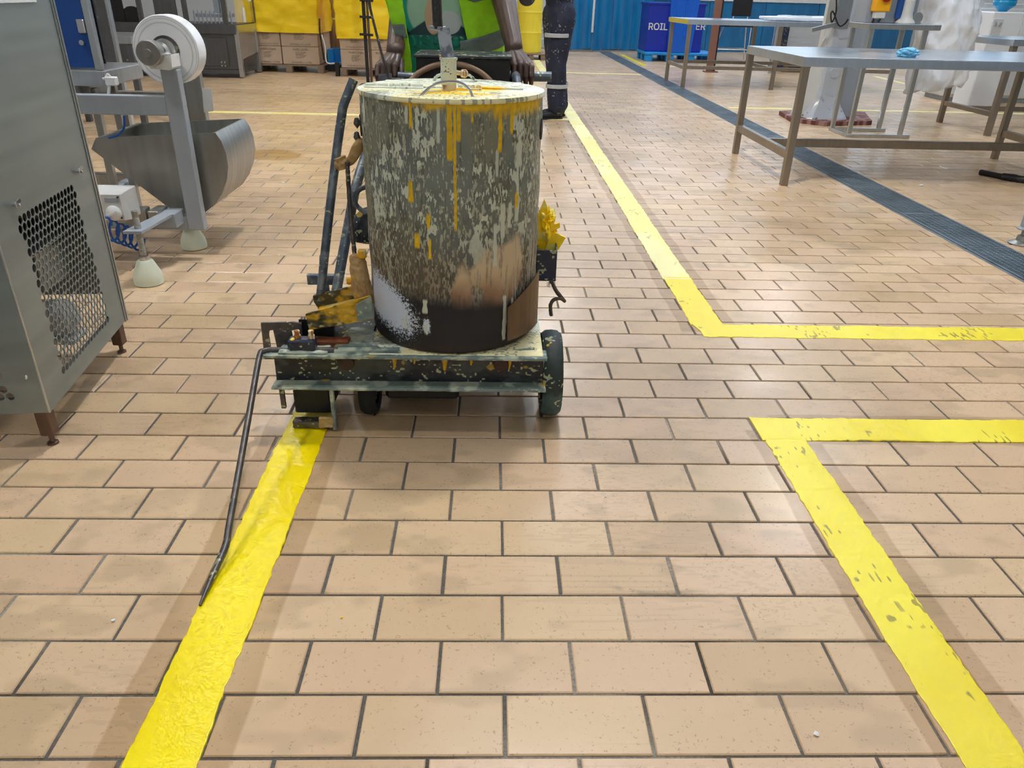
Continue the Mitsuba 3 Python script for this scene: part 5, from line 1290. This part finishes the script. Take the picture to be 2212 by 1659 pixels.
obj('post', B(r0, r1, 15.2, 15.3, .02, 2.2, .004), 'rust_brown', rk)
obj('post_flange', B(r1, r1 + .025, 15.2, 15.3, .02, 2.2, .003), 'box_dark', rk)
obj('base_plate', B(r0 - .05, r1 + .08, 15.15, 15.35, 0, .02, .003), 'rust_brown', rk)
wp = thing('wrapped_pallet', 'pallet load in grey stretch wrap behind the far steel table', 'pallet load')
yw = 15.6
w0, w1 = at(1703, 80, yw)[0], at(1800, 80, yw)[0]
obj('load', crust(B(w0, w1, yw, yw + .9, .13, .98, .03).subdivide_to_size(.1), .02, 4, 3), 'wrap', wp)
for i in range(3):
    x = w0 + (w1 - w0 - .1) * i / 2
    obj('block', B(x, x + .1, yw, yw + .9, 0, .10, .003), 'wood', wp)
obj('deck_board', B(w0 - .03, w1 + .03, yw - .02, yw + .92, .10, .125, .003), 'wood', wp)
np_ = thing('navy_panel', 'narrow navy panel and steel post left of the grey wrapped load', 'panel')
obj('panel', B(at(1690, 80, yw - .3)[0], at(1703, 80, yw - .3)[0], yw - .3, yw - .25, .05, .98, .003), 'navy_paint', np_)
obj('steel_post', B(at(1674, 80, yw - .35)[0], at(1689, 80, yw - .35)[0], yw - .35, yw - .28, 0, .98, .003), 'steel', np_)
# yellow barrel on a pallet
yb3 = 17.3
b0, b1 = at(1117, 60, yb3)[0], at(1172, 60, yb3)[0]
pk4 = thing('wooden_pallet', 'brown wooden pallet under the yellow barrel', 'pallet', 'wooden pallets at the back')
for x in (b0 - .1, b0 + .26, b1 - .02): obj('block', B(x, x + .1, yb3 - .1, yb3 + .8, 0, .10, .003), 'wood', pk4)
obj('deck_board', B(b0 - .12, b1 + .1, yb3 - .12, yb3 + .82, .10, .125, .003), 'wood', pk4)
Rb = (b1 - b0) / 2
zz = .127
prof = [(0, zz), (Rb - .01, zz), (Rb, zz + .01)]
for c_ in (.30, .60): prof += [(Rb, zz + c_ - .03), (Rb + .014, zz + c_), (Rb, zz + c_ + .03)]
prof += [(Rb, zz + .88), (Rb + .008, zz + .89), (Rb + .008, zz + .91), (Rb - .01, zz + .91), (Rb - .02, zz + .89), (0, zz + .89)]
prof = [(r, z * 1.3 - .3 * zz) for r, z in prof]
tag('yellow_barrel', lathe(prof, 48, ((b0 + b1) / 2, yb3 + Rb, 0)), 'barrel_yellow', 'pale yellow steel barrel with rolled hoops on a wooden pallet', 'barrel')

# machine foot at the right edge, hose on the floor
fk = thing('equipment_leg', 'grey equipment leg with a round flanged foot at the right edge', 'machine leg')
fb = fl(2203, 530) + [.02, .03, 0]
obj('foot', lathe([(0, 0), (.062, 0), (.066, .006), (.05, .014), (.03, .022), (.026, .05), (.012, .055), (.012, .1), (0, .1)], 32, fb), 'dark_steel', fk)
obj('tube', lathe([(0, .085), (.04, .085), (.042, .09), (.036, .095), (.03, .10), (.03, .9), (0, .9)], 28, fb), 'grey_paint', fk)
h_ = [fl(2118, 372, .02), fl(2165, 382, .02), fl(2230, 392, .02), fl(2290, 396, .02)]
tag('rubber_hose', [tube(h_[:2], .022, 12), tube(h_[1:], [.03, .03], 12, 3, lump=.012, seed=2)], 'black', 'dark brush with a black handle lying on the tiles under the near steel table', 'brush')

# crumbs on the floor
for (x, y, s_, ex) in ((245, 1342, .0055, 'white pebble on a tile left of the fresh yellow line'), (1763, 1587, .007, 'whitish paint chip on a tile left of the lower yellow corner line'), (738, 1335, .0035, 'tiny yellow crumb on a tile right of the fresh yellow line'),
                       (1308, 1074, .004, 'small white chip on a tile right of the tank shadow'), (612, 396, .012, 'flat white scrap on the tiles beyond the trough'), (1990, 402, .02, 'flat white scrap on the tiles beside the drain'), (603, 552, .007, 'thin pale sliver on the tiles right of the far cone foot')):
    p = fl(x, y)
    m = rag_mesh(np.zeros(3), s_, s_ * .8, s_ * .45, int(x), 2, .5, 1.6); m.apply_translation([p[0], p[1], s_ * .3 + .0015])
    tag('floor_crumb', m, 'white' if x != 738 else 'rag', ex, 'crumb', 'crumbs and chips on the tiles')

# ------------------------------------------------------------------ people
def hand_bones(cx, yb, zb, side, wrist):
    """a hand closed over a bar along x at (cx, yb, zb); side = +1: thumb towards +x"""
    bn = []
    w = np.asarray(wrist, float)
    kn = [np.array([cx - side * (o), yb + .020, zb + h]) for o, h in ((-.030, .036), (-.010, .040), (.010, .038), (.029, .032))]
    for k in kn: bn.append((w + [0, -.012, -.012] + (k - kn[1]) * .45, .017, k, .0125))
    for k, l in zip(kn, (1.0, 1.08, 1.02, .85)):
        p1 = k + [0, -.036 * l, -.002]; p2 = np.array([k[0], yb - .031, zb + .002]); p3 = np.array([k[0], yb - .016, zb - .024 * l])
        bn += [(k, .0118, p1, .0105), (p1, .0105, p2, .0095), (p2, .0095, p3, .008)]
    t0 = w + [side * .018, -.02, -.03]; t1 = np.array([cx + side * .046, yb + .022, zb + .012]); t2 = np.array([cx + side * .045, yb - .004, zb - .022]); t3 = np.array([cx + side * .036, yb - .026, zb - .026])
    bn += [(t0, .015, t1, .0125), (t1, .0125, t2, .011), (t2, .011, t3, .0085)]
    return bn


def head_bones(c, f=(0, -1, 0)):
    c = np.asarray(c, float); f = np.asarray(f, float); s = np.cross(f, [0, 0, 1])
    b = [(c + f * -.02 + [0, 0, .03], .088, c + f * .02 + [0, 0, .02], .080), (c + f * .03 + [0, 0, -.05], .058, c + f * .045 + [0, 0, -.085], .034), (c + [0, 0, .0], .078, c + f * .03 + [0, 0, -.06], .06),
         (c + f * .098 + [0, 0, .012], .010, c + f * .112 + [0, 0, -.018], .014), (c + f * .078 + [0, 0, -.055], .018, c + f * .08 + [0, 0, -.062], .017)]
    for k in (-1, 1):
        b += [(c + s * k * .086 + [0, 0, .01], .014, c + s * k * .088 + [0, 0, -.018], .010), (c + s * k * .035 + f * .082 + [0, 0, .03], .012, c + s * k * .015 + f * .088 + [0, 0, .032], .012)]
    return b


wkr = thing('person', 'worker in an open lime hi-vis vest over a green T-shirt pushing the machine handles', 'person')
TC = np.array([-.182, 3.23])
hL, hR = np.array([at(836, 158, 2.80)[0], 2.80, gc[2]]), np.array([at(1122, 158, 2.80)[0] + .012, 2.80, ga[2]])
wL, wR = hL + [.022, .075, .075], hR + [-.030, .085, .085]
eL, eR = np.array([-.385, 3.40, 1.12]), np.array([.034, 3.09, 1.19])
sL, sR = np.array([-.365, 3.24, 1.44]), np.array([-.02, 3.22, 1.44])
nk, hd = np.array([-.182, 3.17, 1.50]), np.array([-.182, 3.11, 1.68])
bones = head_bones(hd) + [(nk, .055, hd + [0, .02, -.05], .058), (nk + [0, .02, -.05], .08, nk, .056), (sL, .062, nk + [-.06, .02, -.06], .055), (sR, .062, nk + [.06, .02, -.06], .055),
                          (sL, .060, eL, .045), (eL, .044, wL, .031), (sR, .060, eR, .045), (eR, .044, wR, .031)]
bones += [(np.array([-.182, 3.24, 1.40]), .10, np.array([-.182, 3.26, .95]), .09)]
bones += hand_bones(hL[0], hL[1], hL[2], 1, wL) + hand_bones(hR[0], hR[1], hR[2], -1, wR)
obj('body', figure(bones, .008, 6), 'skin', wkr, smooth=True)
hc = figure([(hd + [0, .012, .05], .092, hd + [0, .035, .0], .086)], .012, 4)
obj('hair', hc, 'hair', wkr, smooth=True)
for k in (-1, 1): obj('eye', trimesh.creation.icosphere(2, .011).apply_translation(hd + [k * .032, -.083, .012]), 'white', wkr)
tor = [(.84, TC[0], 3.25, .20, .135), (.95, TC[0], 3.24, .200, .130), (1.10, TC[0], 3.23, .195, .125), (1.25, TC[0], 3.22, .20, .13), (1.38, TC[0], 3.22, .20, .125), (1.46, TC[0], 3.20, .15, .10), (1.51, TC[0], 3.19, .08, .07)]
ts = obj('tshirt', [shell(tor, -180, 179.9, 0, 40, 80, .004, .010, 9, 4)] + [tube([sL * .9 + np.array([-.182, 3.22, 1.44]) * .1, sL + [-.01, -.005, -.03], sL * .45 + eL * .55], [.078, .080, .066], 20, 4), tube([sR * .9 + np.array([-.182, 3.22, 1.44]) * .1, sR + [.01, -.005, -.03], sR * .45 + eR * .55], [.078, .080, .066], 20, 4)], 'tshirt', wkr, smooth=True)


def on_shirt(mesh, x, z, h):            # wrap flat lettering onto the shirt front
    v = np.array(mesh.vertices); R_ = np.array(tor)
    X, Z = v[:, 0] + x, v[:, 1] + z
    rx, ry = np.interp(Z, R_[:, 0], R_[:, 3]), np.interp(Z, R_[:, 0], R_[:, 4])
    cyy = np.interp(Z, R_[:, 0], R_[:, 2])
    s_ = np.clip((X - TC[0]) / rx, -.98, .98)
    mesh.vertices = np.stack([X, cyy - (ry + .006) * np.sqrt(1 - s_ ** 2) - v[:, 2], Z], 1)
    mesh.invert() if False else None
    return mesh


for txt, px_ in (('ISH', 892), ('TO', 924), ('OI', 972)):
    o = at(px_, 103, 3.105)
    t = meshkit.text_mesh(txt, .042, .003, bold=True).subdivide_to_size(.012)
    obj('lettering', on_shirt(t, o[0], o[2], .05), 'lettering_green', ts, smooth=False)
vl = lambda z: -62 + 22 * min(1, max(0, (1.19 - z) / .24))
vr = lambda z: 13 + 15 * min(1, max(0, (1.19 - z) / .24))
vest = [(z, a, b, c + .012, d + .012) for z, a, b, c, d in tor if z > .9 and z < 1.5]
vest[0] = (.915, vest[0][1], vest[0][2], .222, .150)
vk = obj('vest', [shell(vest, -180, vl, .012, 40, 40, .004, .012, 9, 7), shell(vest, vr, 180, .012, 40, 40, .004, .012, 9, 12)], 'hi_vis', wkr, smooth=True)
objs('reflective_band', [shell(vest, -180, lambda z: vl(z) - .5, .016, 6, 40, .004, .012, 9, 7, z0=lambda a: 1.058, z1=lambda a: 1.103), shell(vest, lambda z: vr(z) + .5, 180, .016, 6, 40, .004, .012, 9, 12, z0=lambda a: .99 + .045 * min(1, max(0, (a - 15) / 60)), z1=lambda a: 1.05 + .045 * min(1, max(0, (a - 15) / 60))),
                        shell(vest, lambda z: vr(z) + .5, 180, .016, 6, 40, .004, .012, 9, 12, z0=lambda a: 1.165 + .04 * min(1, max(0, (a - 10) / 50)), z1=lambda a: 1.215 + .04 * min(1, max(0, (a - 10) / 50)))], 'hi_vis_band', vk, smooth=True, label='dark grey reflective bands')
obj('vest_flap', crust(plate(P2([(822, -40), (863, -40), (868, 20), (877, 80), (890, 140), (889, 160), (882, 168), (872, 128), (858, 88), (842, 40)], 2.97), .006).subdivide_to_size(.02), .006, 30, 3), 'hi_vis', vk, smooth=True)
obj('reflective_band', crust(plate(P2([(846, 53), (873, 52), (879, 81), (857, 83)], 2.962), .010).subdivide_to_size(.02), .003, 30, 3), 'hi_vis_band', vk, smooth=True)
obj('vest_tail', plate(P2([(1103, 72), (1108, 72), (1117, 124), (1112, 130), (1104, 128)], 3.30), .006), 'hi_vis', vk)


def legs(name, hips, knees, ankles, r, mat, parent, pelvis):
    bn = [(hips[0], r[0], hips[1], r[0]), (pelvis + [0, 0, .1], r[0] * 1.15, pelvis, r[0] * 1.2)]
    for h, k, a in zip(hips, knees, ankles): bn += [(h, r[0], k, r[1]), (k, r[1], a, r[2])]
    m = figure(bn, .022, 8)
    return obj(name, crust(m, .010, 9, 3), mat, parent, smooth=True)


def boot(p, d, parent):
    p, d = np.asarray(p, float), np.asarray(d, float); d /= np.linalg.norm(d)
    m = figure([(p + [0, 0, .055], .048, p + d * .13 + [0, 0, .045], .042), (p + d * .12 + [0, 0, .046], .045, p + d * .19 + [0, 0, .042], .038), (p + [0, 0, .06], .05, p + [0, 0, .16], .048)], .012, 6)
    b = obj('boot', m, 'boot', parent, smooth=True)
    sd = np.cross(d, [0, 0, 1])
    obj('sole', prism(unary_union([Point(0, 0).buffer(.052), Point(.19, 0).buffer(.046), sbox(0, -.05, .19, .045)]), .022, p + [0, 0, .0005], d, np.cross([0, 0, 1], d)), 'rubber', b)


H2 = [np.array([-.27, 3.27, .90]), np.array([-.09, 3.27, .90])]
legs('trousers', H2, [np.array([-.28, 3.22, .48]), np.array([-.08, 3.24, .48])], [np.array([-.28, 3.30, .10]), np.array([-.08, 3.42, .10])], (.105, .08, .07), 'overall', wkr, np.array([-.18, 3.26, .90]))
boot((-.28, 3.30, 0), (-.1, -1, 0), wkr); boot((-.08, 3.42, 0), (.1, -1, 0), wkr)


def overall_person(label, o, f, hgt, wide=1.0, stripes=True):
    """standing figure in one-piece overalls at o, facing f"""
    k = thing('person', label, 'person')
    o, f = np.asarray(o, float), np.asarray(f, float); f /= np.linalg.norm(f); s = np.cross(f, [0, 0, 1])
    P_ = lambda a, b, z: o + f * a + s * b + np.array([0, 0, z * hgt])
    hips, kn, an = [P_(0, b, .50) for b in (-.085, .085)], [P_(.05 * q, b * 1.05, .28) for b, q in ((-.09, 1), (.09, -.5))], [P_(a, b, .055) for a, b in ((.02, -.10), (-.10, .10))]
    bn = []
    for h, kk, a in zip(hips, kn, an): bn += [(h, .125 * wide, kk, .098 * wide), (kk, .098 * wide, a + [0, 0, .02], .088 * wide)]
    bn += [(P_(0, -.05, .53), .14 * wide, P_(0, .05, .53), .14 * wide), (P_(0, 0, .55), .15, P_(.01, 0, .75), .155), (P_(.01, -.13, .78), .085, P_(.01, .13, .78), .085)]
    els = [P_(.06, b, .665) for b in (-.24, .24)]; wr_ = [P_(.26, b, .69) for b in (-.16, .16)]
    for b, e, w in zip((-.19, .19), els, wr_): bn += [(P_(.0, b, .80), .075, e, .058), (e, .058, w, .045)]
    m = figure(bn, .02, 8)
    obj('overalls', crust(m, .013, 8, 5), 'overall', k, smooth=True)
    nk_, hd_ = P_(.02, 0, .845), P_(.04, 0, .925)
    bb = head_bones(hd_, f) + [(nk_ - [0, 0, .04], .06, hd_ - [0, 0, .05], .055)]
    bb += [(nk_ - [0, 0, .04], .06, P_(.01, 0, .74), .09)]
    for e, w, q in zip(els, wr_, (-1, 1)):
        bb += [(P_(.01, 0, .78), .06, P_(.0, q * .17, .80), .045), (P_(.0, q * .17, .80), .045, e, .036), (e, .036, w, .03)]
        h_ = w + (w - e) / np.linalg.norm(w - e) * .07
        bb += [(w - (w - e) * .2, .033, w, .03), (w, .03, h_, .034)]
        dn = (w - e) / np.linalg.norm(w - e)
        for j, t in enumerate((-.027, -.009, .009, .027)):
            a_ = h_ + f * t; c_ = a_ + dn * .04 - s * q * .006; d_ = c_ + dn * (.034 - .006 * abs(j - 1)) - s * q * .016
            bb += [(a_, .0115, c_, .010), (c_, .010, d_, .008)]
        bb += [(w + dn * .02 + f * .025, .013, h_ + f * .05 + dn * .01, .011), (h_ + f * .05 + dn * .01, .011, h_ + f * .052 + dn * .04, .009)]
    obj('body', figure(bb, .010, 5), 'skin', k, smooth=True)
    obj('hair', figure([(hd_ + [0, 0, .045] - f * .012, .092, hd_ - f * .03, .086)], .014, 4), 'hair', k, smooth=True)
    for a, q in zip(an, (.0, .0)): boot(a * [1, 1, 0] - f * .02, f + s * .05, k)
    if stripes:
        for kk, a in zip(kn, an):
            for t, rr in ((.12, .104), (.52, .101)):
                c = kk * (1 - t) + a * t if t > .3 else kk + (hips[0][2] - kk[2]) * np.array([0, 0, .62])
                obj('reflective_stripe', lathe([(rr * wide + (.018 if t < .3 else .002), 0), (rr * wide + (.021 if t < .3 else .005), .004), (rr * wide + (.021 if t < .3 else .005), .036), (rr * wide + (.018 if t < .3 else .002), .04)], 28, c), 'tape', k)
    return k


overall_person('person in paint-spattered dark navy overalls standing on the pale yellow line', (.685, 8.80, 0), (-1, -.35, 0), 1.98, 1.12)
overall_person('person in plain dark navy clothes mostly hidden behind the worker pushing the machine', (-.01, 6.1, 0), (.1, -1, 0), 1.80, 1.0, False)
